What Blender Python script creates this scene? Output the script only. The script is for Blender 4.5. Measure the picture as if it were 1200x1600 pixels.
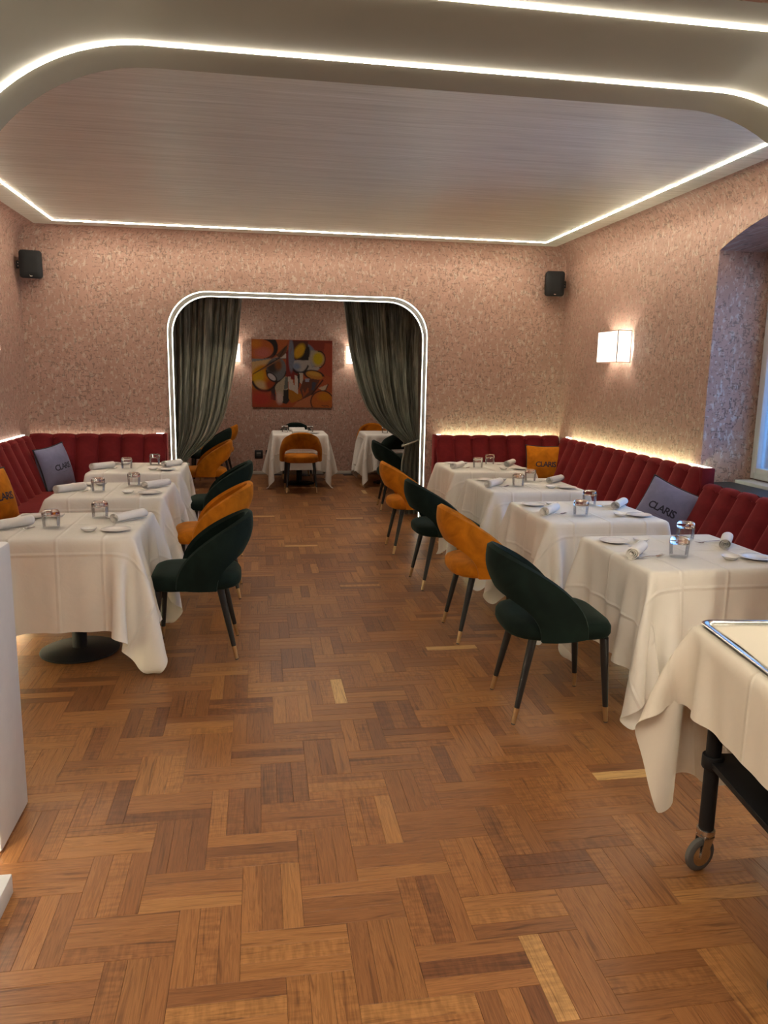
import bpy, bmesh, math, random
import numpy as np
from mathutils import Vector, Matrix
random.seed(7)
rng = np.random.default_rng(11)
PI = math.pi
scene = bpy.context.scene
COL = scene.collection
for o in list(bpy.data.objects):
    bpy.data.objects.remove(o)

# ------------------------------------------------------------------ camera
CAM = Vector((0.0, 0.0, 1.6)); F_PX = 1200.0
_yaw, _pitch, _roll = (math.radians(a) for a in (9.36, 10.26, -0.974))
_f = Vector((math.sin(_yaw) * math.cos(_pitch), math.cos(_yaw) * math.cos(_pitch), -math.sin(_pitch)))
_r = Vector((math.cos(_yaw), -math.sin(_yaw), 0)); _d = _f.cross(_r)
_right = math.cos(_roll) * _r + math.sin(_roll) * _d
_down = -math.sin(_roll) * _r + math.cos(_roll) * _d
cam_data = bpy.data.cameras.new('camera'); cam = bpy.data.objects.new('camera', cam_data); COL.objects.link(cam)
cam.matrix_world = Matrix(((_right.x, -_down.x, -_f.x, CAM.x), (_right.y, -_down.y, -_f.y, CAM.y),
                           (_right.z, -_down.z, -_f.z, CAM.z), (0, 0, 0, 1)))
cam_data.sensor_fit = 'VERTICAL'; cam_data.sensor_height = 24; cam_data.lens = 24 * F_PX / 1600
cam_data.clip_start = 0.05
scene.camera = cam
def project(p):
    q = Vector(p) - CAM
    z = q.dot(_f)
    return 600 + F_PX * q.dot(_right) / z, 800 + F_PX * q.dot(_down) / z, z

# ------------------------------------------------------------------ world, exposure
scene.view_settings.view_transform = 'Standard'; scene.view_settings.look = 'None'
scene.view_settings.gamma = 1.0; scene.view_settings.use_curve_mapping = False
scene.view_settings.exposure = 0.35
scene.cycles.max_bounces = 8; scene.cycles.diffuse_bounces = 4; scene.cycles.glossy_bounces = 4; scene.cycles.transmission_bounces = 6
scene.cycles.caustics_refractive = False; scene.cycles.caustics_reflective = False
world = bpy.data.worlds.new('sky'); scene.world = world; world.use_nodes = True
wb = world.node_tree.nodes['Background']; wb.inputs[0].default_value = (0.20, 0.46, 1.0, 1); wb.inputs[1].default_value = 5.5

def area_light(name, loc, rot, sx, sy, power, color, portal=False):
    l = bpy.data.lights.new(name, 'AREA'); l.shape = 'RECTANGLE'; l.size = sx; l.size_y = sy
    l.energy = power; l.color = color
    if portal: l.cycles.is_portal = True
    o = bpy.data.objects.new(name, l); COL.objects.link(o); o.location = loc; o.rotation_euler = rot
    return o
WARM = (1.0, 0.86, 0.70)
# unseen fill lights added at the ceilings behind the camera and in the alcove
area_light('anteroom_fill_light', (0.2, 0.3, 2.66), (0, 0, 0), 2.2, 1.2, 46, WARM)
area_light('anteroom_fill_light', (0.2, -1.6, 2.66), (0, 0, 0), 2.2, 0.9, 34, WARM)
area_light('alcove_fill_light', (0.5, 10.3, 2.84), (0, 0, 0), 3.2, 0.5, 26, (1.0, 0.86, 0.72))
area_light('window_portal', (3.70, 4.4, 1.75), (0, PI / 2, 0), 1.75, 1.5, 1, (1, 1, 1), True)

# strengths of the light strips
E_CEIL, E_PORTAL, E_ARCH, E_BENCH_R, E_BENCH_L, E_UNDER, E_SCONCE = 88, 44, 6, 30, 5, 80, 1.25
LEDC = (1.0, 0.88, 0.68)
LEDG = (0.86, 1.0, 0.62)

# ------------------------------------------------------------------ material helpers
def new_mat(name):
    m = bpy.data.materials.new(name); m.use_nodes = True
    nt = m.node_tree; b = nt.nodes['Principled BSDF']
    return m, nt, b
def setp(b, **kw):
    for k, v in kw.items():
        k = k.replace('_', ' ')
        s = b.inputs[k]
        s.default_value = (*v, 1) if (hasattr(v, '__len__') and len(v) == 3 and s.type == 'RGBA') else v
def N(nt, typ, **kw):
    n = nt.nodes.new(typ)
    for k, v in kw.items():
        if k.startswith('i_'):
            key = k[2:]
            key = int(key) if key.isdigit() else key.replace('_', ' ')
            n.inputs[key].default_value = v
        else: setattr(n, k, v)
    return n
def L(nt, a, b): nt.links.new(a, b)
def math_n(nt, op, a=None, b=None, c=None, clamp=False):
    n = nt.nodes.new('ShaderNodeMath'); n.operation = op; n.use_clamp = clamp
    for i, v in enumerate((a, b, c)):
        if v is None: continue
        if isinstance(v, (int, float)): n.inputs[i].default_value = v
        else: L(nt, v, n.inputs[i])
    return n.outputs[0]
def ramp(nt, fac, stops, interp='LINEAR'):
    n = nt.nodes.new('ShaderNodeValToRGB'); n.color_ramp.interpolation = interp
    e = n.color_ramp.elements
    while len(e) < len(stops): e.new(0.5)
    for el, (p, c) in zip(e, stops):
        el.position = p; el.color = (*c, 1) if len(c) == 3 else c
    L(nt, fac, n.inputs[0]); return n.outputs[0]
def mix(nt, fac, a, b, mode='MIX'):
    n = nt.nodes.new('ShaderNodeMix'); n.data_type = 'RGBA'; n.blend_type = mode
    for s, v in ((n.inputs[0], fac), (n.inputs[6], a), (n.inputs[7], b)):
        if isinstance(v, (int, float)): s.default_value = v
        elif isinstance(v, tuple): s.default_value = (*v, 1)
        else: L(nt, v, s)
    return n.outputs[2]
def noise(nt, vec, scale, detail=2.0, rough=0.5, dist=0.0):
    n = nt.nodes.new('ShaderNodeTexNoise'); n.inputs['Scale'].default_value = scale
    n.inputs['Detail'].default_value = detail; n.inputs['Roughness'].default_value = rough
    n.inputs['Distortion'].default_value = dist
    if vec is not None: L(nt, vec, n.inputs['Vector'])
    return n.outputs['Fac']
def mapping(nt, vec, scale=(1, 1, 1), loc=(0, 0, 0), rot=(0, 0, 0)):
    n = nt.nodes.new('ShaderNodeMapping'); L(nt, vec, n.inputs[0])
    n.inputs['Scale'].default_value = scale; n.inputs['Location'].default_value = loc; n.inputs['Rotation'].default_value = rot
    return n.outputs[0]
def bump(nt, h, strength, dist, b):
    n = nt.nodes.new('ShaderNodeBump'); n.inputs['Strength'].default_value = strength; n.inputs['Distance'].default_value = dist
    L(nt, h, n.inputs['Height']); L(nt, n.outputs[0], b.inputs['Normal']); return n
def coord(nt, which='Object'):
    return nt.nodes.new('ShaderNodeTexCoord').outputs[which]

def plain(name, col, rough=0.5, metal=0.0, var=0.08, vscale=14, spec=0.5):
    m, nt, b = new_mat(name)
    n = noise(nt, coord(nt), vscale, 3)
    c = ramp(nt, n, [(0.3, tuple(x * (1 - var) for x in col)), (0.7, tuple(min(1, x * (1 + var)) for x in col))])
    L(nt, c, b.inputs['Base Color']); setp(b, Roughness=rough, Metallic=metal)
    b.inputs['Specular IOR Level'].default_value = spec
    return m
def emit(name, col, strength):
    m, nt, b = new_mat(name)
    setp(b, Base_Color=(0.8, 0.8, 0.78), Roughness=0.5)
    b.inputs['Emission Color'].default_value = (*col, 1); b.inputs['Emission Strength'].default_value = strength
    return m
def velvet(name, col, sheen_col, sheen=0.5, var=0.35):
    m, nt, b = new_mat(name); co = coord(nt)
    n1 = noise(nt, co, 9, 3, 0.6, 0.6); n2 = noise(nt, co, 240, 2)
    c = ramp(nt, n1, [(0.3, tuple(x * (1 - var) for x in col)), (0.75, tuple(min(1, x * (1 + var)) for x in col))])
    L(nt, c, b.inputs['Base Color']); setp(b, Roughness=0.85)
    b.inputs['Specular IOR Level'].default_value = 0.15
    b.inputs['Sheen Weight'].default_value = sheen; b.inputs['Sheen Roughness'].default_value = 0.35
    b.inputs['Sheen Tint'].default_value = (*sheen_col, 1)
    bump(nt, n2, 0.15, 0.001, b); return m

def wallpaper(name, use_uv=False):
    m, nt, b = new_mat(name)
    g = nt.nodes.new('ShaderNodeNewGeometry'); sp = nt.nodes.new('ShaderNodeSeparateXYZ'); L(nt, g.outputs['Position'], sp.inputs[0])
    al = math_n(nt, 'ADD', sp.outputs[0], sp.outputs[1])
    cb = nt.nodes.new('ShaderNodeCombineXYZ'); L(nt, al, cb.inputs[0]); L(nt, sp.outputs[2], cb.inputs[1])
    sn = nt.nodes.new('ShaderNodeVectorMath'); sn.operation = 'SNAP'; L(nt, cb.outputs[0], sn.inputs[0]); sn.inputs[1].default_value = (0.0075, 0.0065, 1.0)
    P0 = cb.outputs[0]; P = sn.outputs[0]
    if use_uv:
        P0 = coord(nt, 'UV'); L(nt, P0, sn.inputs[0])
    nv = noise(nt, mapping(nt, P, (50, 18, 1)), 1.0, 3.0, 0.65, 0.4)      # upright dashes
    nh = noise(nt, mapping(nt, P, (17, 52, 1), (3.1, 7.7, 0)), 1.0, 3.0, 0.65, 0.4)   # level dashes
    big = noise(nt, mapping(nt, P0, (3.2, 2.4, 1), (5, 1, 0)), 1.0, 3.0, 0.6)
    mx = math_n(nt, 'MAXIMUM', nv, math_n(nt, 'SUBTRACT', nh, 0.01))
    mx = math_n(nt, 'ADD', mx, math_n(nt, 'MULTIPLY', math_n(nt, 'SUBTRACT', big, 0.5), 0.20))
    fleck = ramp(nt, mx, [(0.575, (0, 0, 0)), (0.615, (1, 1, 1))])
    ns = noise(nt, mapping(nt, P, (36, 14, 1), (11.3, 4.1, 0)), 1.0, 3.0, 0.65, 0.5)     # bright thread
    thread = ramp(nt, ns, [(0.56, (0, 0, 0)), (0.60, (1, 1, 1))])
    weave = noise(nt, mapping(nt, P0, (420, 260, 1)), 1.0, 1.0)
    base = ramp(nt, big, [(0.3, (0.37, 0.222, 0.172)), (0.72, (0.49, 0.305, 0.24))])
    base = mix(nt, 0.22, base, ramp(nt, weave, [(0.3, (0.25, 0.15, 0.12)), (0.7, (0.62, 0.40, 0.33))]))
    c = mix(nt, math_n(nt, 'MULTIPLY', thread, 0.7), base, (0.58, 0.48, 0.40))
    c = mix(nt, math_n(nt, 'MULTIPLY', fleck, 0.64), c, (0.155, 0.105, 0.082))
    L(nt, c, b.inputs['Base Color'])
    L(nt, math_n(nt, 'MULTIPLY', math_n(nt, 'SUBTRACT', thread, fleck, clamp=True), 0.65), b.inputs['Metallic'])
    setp(b, Roughness=0.56)
    b.inputs['Specular IOR Level'].default_value = 0.35
    h = math_n(nt, 'ADD', math_n(nt, 'MULTIPLY', fleck, -0.5), math_n(nt, 'MULTIPLY', weave, 0.35))
    bump(nt, h, 0.30, 0.003, b)
    return m

def ceiling_mat():
    m, nt, b = new_mat('brushed_ceiling_plaster'); co = coord(nt)
    s1 = noise(nt, mapping(nt, co, (0.9, 34, 1)), 1.0, 5, 0.62, 0.25)
    s2 = noise(nt, mapping(nt, co, (3.0, 90, 1), (3, 1, 0)), 1.0, 3, 0.5)
    mm = math_n(nt, 'ADD', math_n(nt, 'MULTIPLY', s1, 0.65), math_n(nt, 'MULTIPLY', s2, 0.35))
    c = ramp(nt, mm, [(0.36, (0.62, 0.625, 0.54)), (0.52, (0.76, 0.77, 0.68)), (0.66, (0.87, 0.88, 0.81))])
    L(nt, c, b.inputs['Base Color']); setp(b, Metallic=0.22)
    L(nt, math_n(nt, 'ADD', 0.30, math_n(nt, 'MULTIPLY', mm, 0.25)), b.inputs['Roughness'])
    bump(nt, mm, 0.10, 0.004, b); return m

def wood_mat(name, source):
    m, nt, b = new_mat(name)
    uv = coord(nt, 'UV')
    if source == 'object':
        sc_ = nt.nodes.new('ShaderNodeSeparateColor'); L(nt, nt.nodes.new('ShaderNodeObjectInfo').outputs['Color'], sc_.inputs[0])
        r = sc_.outputs[0]
    else:
        a = nt.nodes.new('ShaderNodeAttribute'); a.attribute_name = 'tint'; r = a.outputs['Fac']
    off = nt.nodes.new('ShaderNodeCombineXYZ')
    L(nt, math_n(nt, 'MULTIPLY', r, 37.0), off.inputs[0]); L(nt, math_n(nt, 'MULTIPLY', r, 91.0), off.inputs[1]); L(nt, math_n(nt, 'MULTIPLY', r, 53.0), off.inputs[2])
    vm = nt.nodes.new('ShaderNodeVectorMath'); vm.operation = 'ADD'; L(nt, uv, vm.inputs[0]); L(nt, off.outputs[0], vm.inputs[1])
    P = vm.outputs[0]
    g1 = noise(nt, mapping(nt, P, (2.6, 42, 1)), 1.0, 4, 0.6, 1.4)
    g2 = noise(nt, mapping(nt, P, (9, 260, 1)), 1.0, 2, 0.5)
    g3 = noise(nt, mapping(nt, P, (70, 14, 1), (4, 2, 0), (0, 0, 0.35)), 1.0, 2, 0.5)     # cross figure
    tone = ramp(nt, r, [(0.0, (0.295, 0.122, 0.041)), (0.10, (0.165, 0.064, 0.025)), (0.26, (0.315, 0.135, 0.044)), (0.40, (0.215, 0.086, 0.030)),
                        (0.56, (0.360, 0.163, 0.052)), (0.70, (0.250, 0.101, 0.034)), (0.84, (0.330, 0.143, 0.046)), (0.97, (0.415, 0.205, 0.067)), (1.0, (0.62, 0.39, 0.155))])
    grain = ramp(nt, g1, [(0.30, (0.34, 0.28, 0.24)), (0.42, (0.86, 0.83, 0.8)), (0.50, (1.08, 1.08, 1.08)), (0.57, (0.72, 0.68, 0.64)), (0.63, (1.12, 1.12, 1.12)), (0.75, (0.62, 0.58, 0.54))])
    c = mix(nt, 0.85, tone, grain, 'MULTIPLY')
    fine = ramp(nt, g2, [(0.3, (0.72, 0.70, 0.68)), (0.6, (1.06, 1.06, 1.06))])
    c = mix(nt, 0.6, c, fine, 'MULTIPLY')
    fig = ramp(nt, g3, [(0.38, (0.74, 0.72, 0.70)), (0.6, (1.12, 1.12, 1.12))])
    wv = math_n(nt, 'FRACT', math_n(nt, 'MULTIPLY', r, 17.3))
    c = mix(nt, math_n(nt, 'MULTIPLY', math_n(nt, 'GREATER_THAN', wv, 0.6), 0.7), c, fig, 'MULTIPLY')
    L(nt, c, b.inputs['Base Color'])
    L(nt, math_n(nt, 'ADD', 0.29, math_n(nt, 'MULTIPLY', g2, 0.16)), b.inputs['Roughness'])
    b.inputs['Specular IOR Level'].default_value = 0.36
    bump(nt, g2, 0.10, 0.001, b); return m

def linen(name, col, creases=True, sheen=0.0):
    m, nt, b = new_mat(name); uv = coord(nt, 'UV')
    w = noise(nt, mapping(nt, uv, (900, 900, 1)), 1.0, 1); wr = noise(nt, uv, 7, 4, 0.55, 0.5)
    c = ramp(nt, wr, [(0.3, tuple(x * 0.96 for x in col)), (0.7, col)]); L(nt, c, b.inputs['Base Color'])
    setp(b, Roughness=0.8); b.inputs['Specular IOR Level'].default_value = 0.2
    h = math_n(nt, 'ADD', math_n(nt, 'MULTIPLY', w, 0.04), math_n(nt, 'MULTIPLY', wr, 1.2))
    if creases:
        s = nt.nodes.new('ShaderNodeSeparateXYZ'); L(nt, uv, s.inputs[0])
        for k, pos in ((0, (-0.23, 0.23, 0.62, -0.62, 0.0)), (1, (-0.46, 0.46, 0.0))):
            for p in pos:
                d = math_n(nt, 'ABSOLUTE', math_n(nt, 'SUBTRACT', s.outputs[k], p))
                d = math_n(nt, 'SUBTRACT', 1.0, math_n(nt, 'DIVIDE', d, 0.012), clamp=True)
                h = math_n(nt, 'ADD', h, math_n(nt, 'MULTIPLY', d, 0.95))
    bump(nt, h, 0.5, 0.008, b)
    return m

def glass_mat(name, col=(1, 1, 1), rough=0.0):
    m, nt, b = new_mat(name)
    setp(b, Base_Color=col, Roughness=rough, IOR=1.47); b.inputs['Transmission Weight'].default_value = 1.0
    return m

def thin_glass(name):
    m, nt, b = new_mat(name); out = nt.nodes['Material Output']
    tr_ = nt.nodes.new('ShaderNodeBsdfTransparent'); gl = nt.nodes.new('ShaderNodeBsdfGlossy'); gl.inputs['Roughness'].default_value = 0.02
    tr_.inputs[0].default_value = (0.97, 0.98, 0.98, 1)
    lw = nt.nodes.new('ShaderNodeLayerWeight'); lw.inputs[0].default_value = 0.35
    mx = nt.nodes.new('ShaderNodeMixShader')
    L(nt, math_n(nt, 'ADD', 0.05, math_n(nt, 'MULTIPLY', lw.outputs['Fresnel'], 0.75)), mx.inputs[0])
    L(nt, tr_.outputs[0], mx.inputs[1]); L(nt, gl.outputs[0], mx.inputs[2]); L(nt, mx.outputs[0], out.inputs['Surface'])
    nt.nodes.remove(b); return m
MAT = {}
MAT['thin_glass'] = thin_glass('thin_clear_glass')
MAT['wall'] = wallpaper('rose_woven_wallpaper')
MAT['wall_uv'] = wallpaper('rose_woven_wallpaper_cove', True)
MAT['ceil'] = ceiling_mat()
MAT['soffit'] = plain('taupe_soffit_paint', (0.27, 0.26, 0.215), 0.5, 0.1, 0.05, 3)
MAT['wood'] = wood_mat('parquet_wood', 'object'); MAT['wood_field'] = wood_mat('parquet_wood_field', 'attr')
MAT['subfloor'] = plain('dark_floor_joint', (0.035, 0.016, 0.008), 0.8)
MAT['cloth'] = linen('white_linen', (0.80, 0.765, 0.70))
MAT['napkin'] = linen('white_napkin_linen', (0.84, 0.81, 0.76), False)
MAT['trolleycloth'] = linen('yellow_lit_linen', (0.83, 0.765, 0.64))  # yellowish light on the trolley cloth is put into this base colour
MAT['orange'] = velvet('orange_velvet', (0.47, 0.150, 0.006), (1.0, 0.55, 0.18), 0.40, 0.30)
MAT['green'] = velvet('bottle_green_velvet', (0.0055, 0.0125, 0.0095), (0.3, 0.5, 0.4), 0.16, 0.35)
MAT['red'] = velvet('dark_red_velvet', (0.150, 0.012, 0.014), (1.0, 0.25, 0.2), 0.34, 0.18)
MAT['lilac'] = velvet('grey_lilac_velvet', (0.19, 0.19, 0.29), (0.7, 0.7, 1.0), 0.4, 0.12)
MAT['curtain'] = None
MAT['black'] = plain('black_lacquer', (0.009, 0.009, 0.010), 0.38)
MAT['blackm'] = plain('black_powder_coat', (0.011, 0.011, 0.012), 0.55, 0, 0.08, 14, 0.25)
MAT['brass'] = plain('brushed_brass', (0.62, 0.44, 0.24), 0.32, 1.0)
MAT['steel'] = plain('polished_steel', (0.72, 0.71, 0.69), 0.16, 1.0, 0.04)
MAT['chrome'] = plain('chrome', (0.66, 0.65, 0.62), 0.22, 1.0, 0.04)
MAT['rubber'] = plain('grey_rubber', (0.10, 0.095, 0.085), 0.7)
MAT['white'] = plain('white_lacquer', (0.62, 0.62, 0.63), 0.45, 0, 0.03)
MAT['porcelain'] = plain('white_porcelain', (0.82, 0.80, 0.77), 0.18, 0, 0.02)
MAT['glass'] = glass_mat('clear_glass')
MAT['ink'] = plain('dark_print', (0.015, 0.014, 0.03), 0.8)
MAT['piping'] = plain('black_piping', (0.012, 0.011, 0.016), 0.7)
MAT['bronze'] = plain('bronze_frame', (0.42, 0.24, 0.18), 0.35, 0.8)
MAT['alu'] = plain('aluminium_profile', (0.55, 0.55, 0.52), 0.35, 1.0, 0.04)
MAT['grille'] = plain('dark_grille_metal', (0.075, 0.07, 0.07), 0.45, 0.5)
MAT['plaster'] = plain('beige_plaster', (0.50, 0.45, 0.38), 0.8, 0, 0.06, 4)
MAT['led_ceil'] = emit('ceiling_led', LEDC, E_CEIL)
MAT['led_portal'] = emit('portal_led', LEDC, E_PORTAL)
MAT['led_arch'] = emit('arch_led', (0.97, 1.0, 0.82), E_ARCH)
MAT['led_right'] = emit('bench_led_bright', LEDG, E_BENCH_R)
MAT['led_left'] = emit('bench_led_soft', LEDC, E_BENCH_L)
MAT['led_tip'] = emit('bench_led_end', (1.0, 0.97, 0.85), 2.2)
MAT['led_under'] = emit('plinth_led', (1.0, 0.92, 0.55), E_UNDER)
MAT['shade'] = emit('lit_sconce_shade', (1.0, 0.95, 0.82), E_SCONCE)

def curtain_mat():
    m, nt, b = new_mat('crushed_green_grey_velvet'); uv = coord(nt, 'UV')
    st = noise(nt, mapping(nt, uv, (55, 3.0, 1)), 1.0, 5, 0.65, 0.6)
    c = ramp(nt, st, [(0.34, (0.045, 0.050, 0.038)), (0.50, (0.17, 0.175, 0.14)), (0.66, (0.44, 0.44, 0.35))])
    L(nt, c, b.inputs['Base Color']); setp(b, Roughness=0.55); b.inputs['Sheen Weight'].default_value = 0.4
    b.inputs['Sheen Tint'].default_value = (0.75, 0.78, 0.65, 1); b.inputs['Sheen Roughness'].default_value = 0.35
    bump(nt, st, 0.3, 0.006, b); return m
MAT['curtain'] = curtain_mat()
MAT['tie'] = plain('pale_tie_cord', (0.42, 0.42, 0.35), 0.5)

# ------------------------------------------------------------------ mesh helpers
class MB:
    """collects vertices / faces / uvs of one mesh"""
    def __init__(s): s.v = []; s.f = []; s.uv = {}
    def add(s, vs, fs):
        o = len(s.v); s.v += [tuple(v) for v in vs]; s.f += [tuple(i + o for i in f) for f in fs]; return o
    def box(s, x0, x1, y0, y1, z0, z1):
        s.add([(x0, y0, z0), (x1, y0, z0), (x1, y1, z0), (x0, y1, z0), (x0, y0, z1), (x1, y0, z1), (x1, y1, z1), (x0, y1, z1)],
              [(0, 3, 2, 1), (4, 5, 6, 7), (0, 1, 5, 4), (1, 2, 6, 5), (2, 3, 7, 6), (3, 0, 4, 7)]); return s
    def lathe(s, prof, seg=24, c=(0, 0, 0), cap=True):
        vs = []; fs = []
        for r, z in prof:
            for k in range(seg):
                a = 2 * PI * k / seg; vs.append((c[0] + r * math.cos(a), c[1] + r * math.sin(a), c[2] + z))
        for j in range(len(prof) - 1):
            for k in range(seg):
                a = j * seg + k; b = j * seg + (k + 1) % seg
                fs.append((a, b, b + seg, a + seg))
        if cap:
            fs.append(tuple(range(seg))[::-1]); fs.append(tuple(range((len(prof) - 1) * seg, len(prof) * seg)))
        s.add(vs, fs); return s
    def tube(s, pts, rad, seg=10, closed=False, cap=True):
        pts = [Vector(p) for p in pts]; n = len(pts); vs = []; fs = []
        prev = None
        for i, p in enumerate(pts):
            a = pts[(i - 1) % n] if (closed or i > 0) else p; b = pts[(i + 1) % n] if (closed or i < n - 1) else p
            t = (b - a).normalized()
            if prev is None:
                up = Vector((0, 0, 1)) if abs(t.z) < 0.9 else Vector((1, 0, 0))
                u = t.cross(up).normalized()
            else: u = (prev - t * prev.dot(t)).normalized()
            prev = u; w = t.cross(u); r = rad[i] if hasattr(rad, '__len__') else rad
            for k in range(seg):
                an = 2 * PI * k / seg; vs.append(p + (u * math.cos(an) + w * math.sin(an)) * r)
        m = n if closed else n - 1
        for i in range(m):
            for k in range(seg):
                a = i * seg + k; b = i * seg + (k + 1) % seg; j = ((i + 1) % n) * seg
                fs.append((a, b, j + (k + 1) % seg, j + k))
        if cap and not closed:
            fs.append(tuple(range(seg))[::-1]); fs.append(tuple(range((n - 1) * seg, n * seg)))
        s.add(vs, fs); return s
    def grid(s, rows, closed_u=False):
        """rows: list of equal-length point lists"""
        m = len(rows[0]); vs = [p for r in rows for p in r]; fs = []
        for j in range(len(rows) - 1):
            for k in range(m if closed_u else m - 1):
                a = j * m + k; b = j * m + (k + 1) % m; fs.append((a, b, b + m, a + m))
        return s.add(vs, fs)
    def build(s, name, mat, parent=None, smooth=False, bevel=0, bseg=2, loc=None):
        me = bpy.data.meshes.new(name); me.from_pydata(s.v, [], s.f); me.update()
        bm = bmesh.new(); bm.from_mesh(me)
        bmesh.ops.recalc_face_normals(bm, faces=bm.faces)
        if bevel:
            ed = [e for e in bm.edges if len(e.link_faces) == 2 and e.calc_face_angle(0) > 0.5]
            bmesh.ops.bevel(bm, geom=ed, offset=bevel, segments=bseg, profile=0.5, affect='EDGES', clamp_overlap=True)
        bm.to_mesh(me); bm.free()
        return link(name, me, mat, parent, smooth or bevel > 0, loc)
def shade(me, smooth):
    if smooth:
        me.polygons.foreach_set('use_smooth', [True] * len(me.polygons))
        try: me.set_sharp_from_angle(angle=math.radians(42))
        except Exception: pass
def link(name, me, mat, parent=None, smooth=False, loc=None):
    if mat is not None: me.materials.append(MAT[mat] if isinstance(mat, str) else mat)
    shade(me, smooth)
    o = bpy.data.objects.new(name, me); COL.objects.link(o)
    if parent is not None: o.parent = parent
    if loc is not None: o.location = loc
    return o
def thing(name, label, cat, loc=(0, 0, 0), rz=0.0, group=None):
    o = bpy.data.objects.new(name, None); COL.objects.link(o); o.empty_display_size = 0.1
    o.location = loc; o.rotation_euler = (0, 0, rz)
    return tag(o, label, cat, group)
def tag(o, label, cat, group=None):
    o['label'] = label; o['category'] = cat
    if group: o['group'] = group
    return o
def struct(o, label=None, cat=None):
    o['kind'] = 'structure'
    if label: o['label'] = label
    if cat: o['category'] = cat
    return o
def copy_tree(o, parent=None):
    c = o.copy(); COL.objects.link(c); c.parent = parent
    for ch in list(o.children): copy_tree(ch, c)
    return c
def subsurf(o, lv=1):
    m = o.modifiers.new('subsurf', 'SUBSURF'); m.levels = lv; m.render_levels = lv

# ------------------------------------------------------------------ room dimensions
XL, XR, YB, YF = -2.25, 3.28, 8.15, 2.62        # main room
YA = 12.15                                      # alcove back wall
ZC, CR = 2.93, 0.20                             # ceiling, cove radius
AXL, AXR, AZ, AR = -0.88, 1.765, 2.365, 0.40    # archway
PXL, PXR, PZ, PR = -0.90, 2.05, 2.50, 0.60      # front portal
PY0, PY1 = 1.885, YF
def arch_path(x0, x1, zt, r, n=14, inset=0.0):
    x0 += inset; x1 -= inset; zt -= inset; r -= inset * 0.5
    p = [(x0, 0.0), (x0, zt - r)]
    for k in range(1, n + 1):
        a = PI - PI / 2 * k / n; p.append((x0 + r + r * math.cos(a), zt - r + r * math.sin(a)))
    for k in range(0, n + 1):
        a = PI / 2 - PI / 2 * k / n; p.append((x1 - r + r * math.cos(a), zt - r + r * math.sin(a)))
    p.append((x1, 0.0)); return p
def holed_wall(xl, xr, z1, y, path):
    """flat wall at depth y with an arched hole"""
    mb = MB(); x0 = path[0][0]; x1 = path[-1][0]
    mb.add([(xl, y, 0), (x0, y, 0), (x0, y, z1), (xl, y, z1)], [(0, 1, 2, 3)])
    mb.add([(x1, y, 0), (xr, y, 0), (xr, y, z1), (x1, y, z1)], [(0, 1, 2, 3)])
    top = path[1:-1]
    for a, b in zip(top[:-1], top[1:]):
        mb.add([(a[0], y, a[1]), (b[0], y, b[1]), (b[0], y, z1), (a[0], y, z1)], [(0, 1, 2, 3)])
    return mb
def soffit(path, y0, y1, mb=None):
    mb = mb or MB()
    mb.grid([[(x, y0, z) for x, z in path], [(x, y1, z) for x, z in path]]); return mb

# ---- floor: slab + herringbone parquet
fl = MB().box(-2.7, 3.75, -3.0, YA + 0.1, -0.12, -0.004).build('floor', 'subfloor'); struct(fl)
SA, SB = 0.305, 0.1825; SW = SB / 3
OX, OY = -0.19, 2.31
strips = []
for k in range(-60, 90):
    for m in range(-40, 40):
        hx = OX + k * SB + m * SA; hy = OY + k * SB - m * SA
        if not (-3 < hx < 3.7 and -0.2 < hy < YA + 0.2): continue
        tb = [random.uniform(0.05, 0.90), random.uniform(0.05, 0.90)]
        for i in range(3):
            tt = [0.0, 0.0]
            for q in (0, 1):
                z_ = random.random()
                tt[q] = tb[q] + random.uniform(-0.035, 0.035) if z_ < 0.66 else (random.random() * 0.98 if z_ < 0.994 else 0.998)
                tt[q] = min(1.0, max(0.0, tt[q]))
            strips.append((hx + SA / 2, hy + (i + 0.5) * SW, 0, tt[0]))
            strips.append((hx + (i + 0.5) * SW, hy + SB + SA / 2, 1, tt[1]))
def inside(x, y, v, t_=0):
    hx, hy = (SW / 2, SA / 2) if v else (SA / 2, SW / 2)
    if y + hy > YA or y - hy < 0.55: return False
    if y < YF: return x - hx > -2.55 and x + hx < 3.55
    return x - hx > XL - 0.02 and x + hx < XR + 0.02
strips = [s for s in strips if inside(*s)]
def strip_shape():
    g = 0.0003; c = 0.0007; a = SA / 2 - g; b = SW / 2 - g
    v = [(-a, -b, -0.004), (a, -b, -0.004), (a, b, -0.004), (-a, b, -0.004), (-a, -b, -c), (a, -b, -c), (a, b, -c), (-a, b, -c),
         (-a + c, -b + c, 0), (a - c, -b + c, 0), (a - c, b - c, 0), (-a + c, b - c, 0)]
    f = [(8, 9, 10, 11)]
    for o in (0, 4): f += [(o + i, o + (i + 1) % 4, o + 4 + (i + 1) % 4, o + 4 + i) for i in range(4)]
    return v, f
sv, sf = strip_shape()
def seen(s):
    u, v, z = project((s[0], s[1], 0))
    return -30 < u < 1230 and v < 1640
ranked = sorted([s for s in strips if seen(s)], key=lambda s: project((s[0], s[1], 0))[2])
near = ranked[:300]; nearset = set(near)
me = bpy.data.meshes.new('parquet_strip'); me.from_pydata(sv, [], sf); me.update()
uvl = me.uv_layers.new(name='UVMap')
for lp in me.loops: uvl.data[lp.index].uv = (me.vertices[lp.vertex_index].co.x, me.vertices[lp.vertex_index].co.y)
me.materials.append(MAT['wood'])
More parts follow.
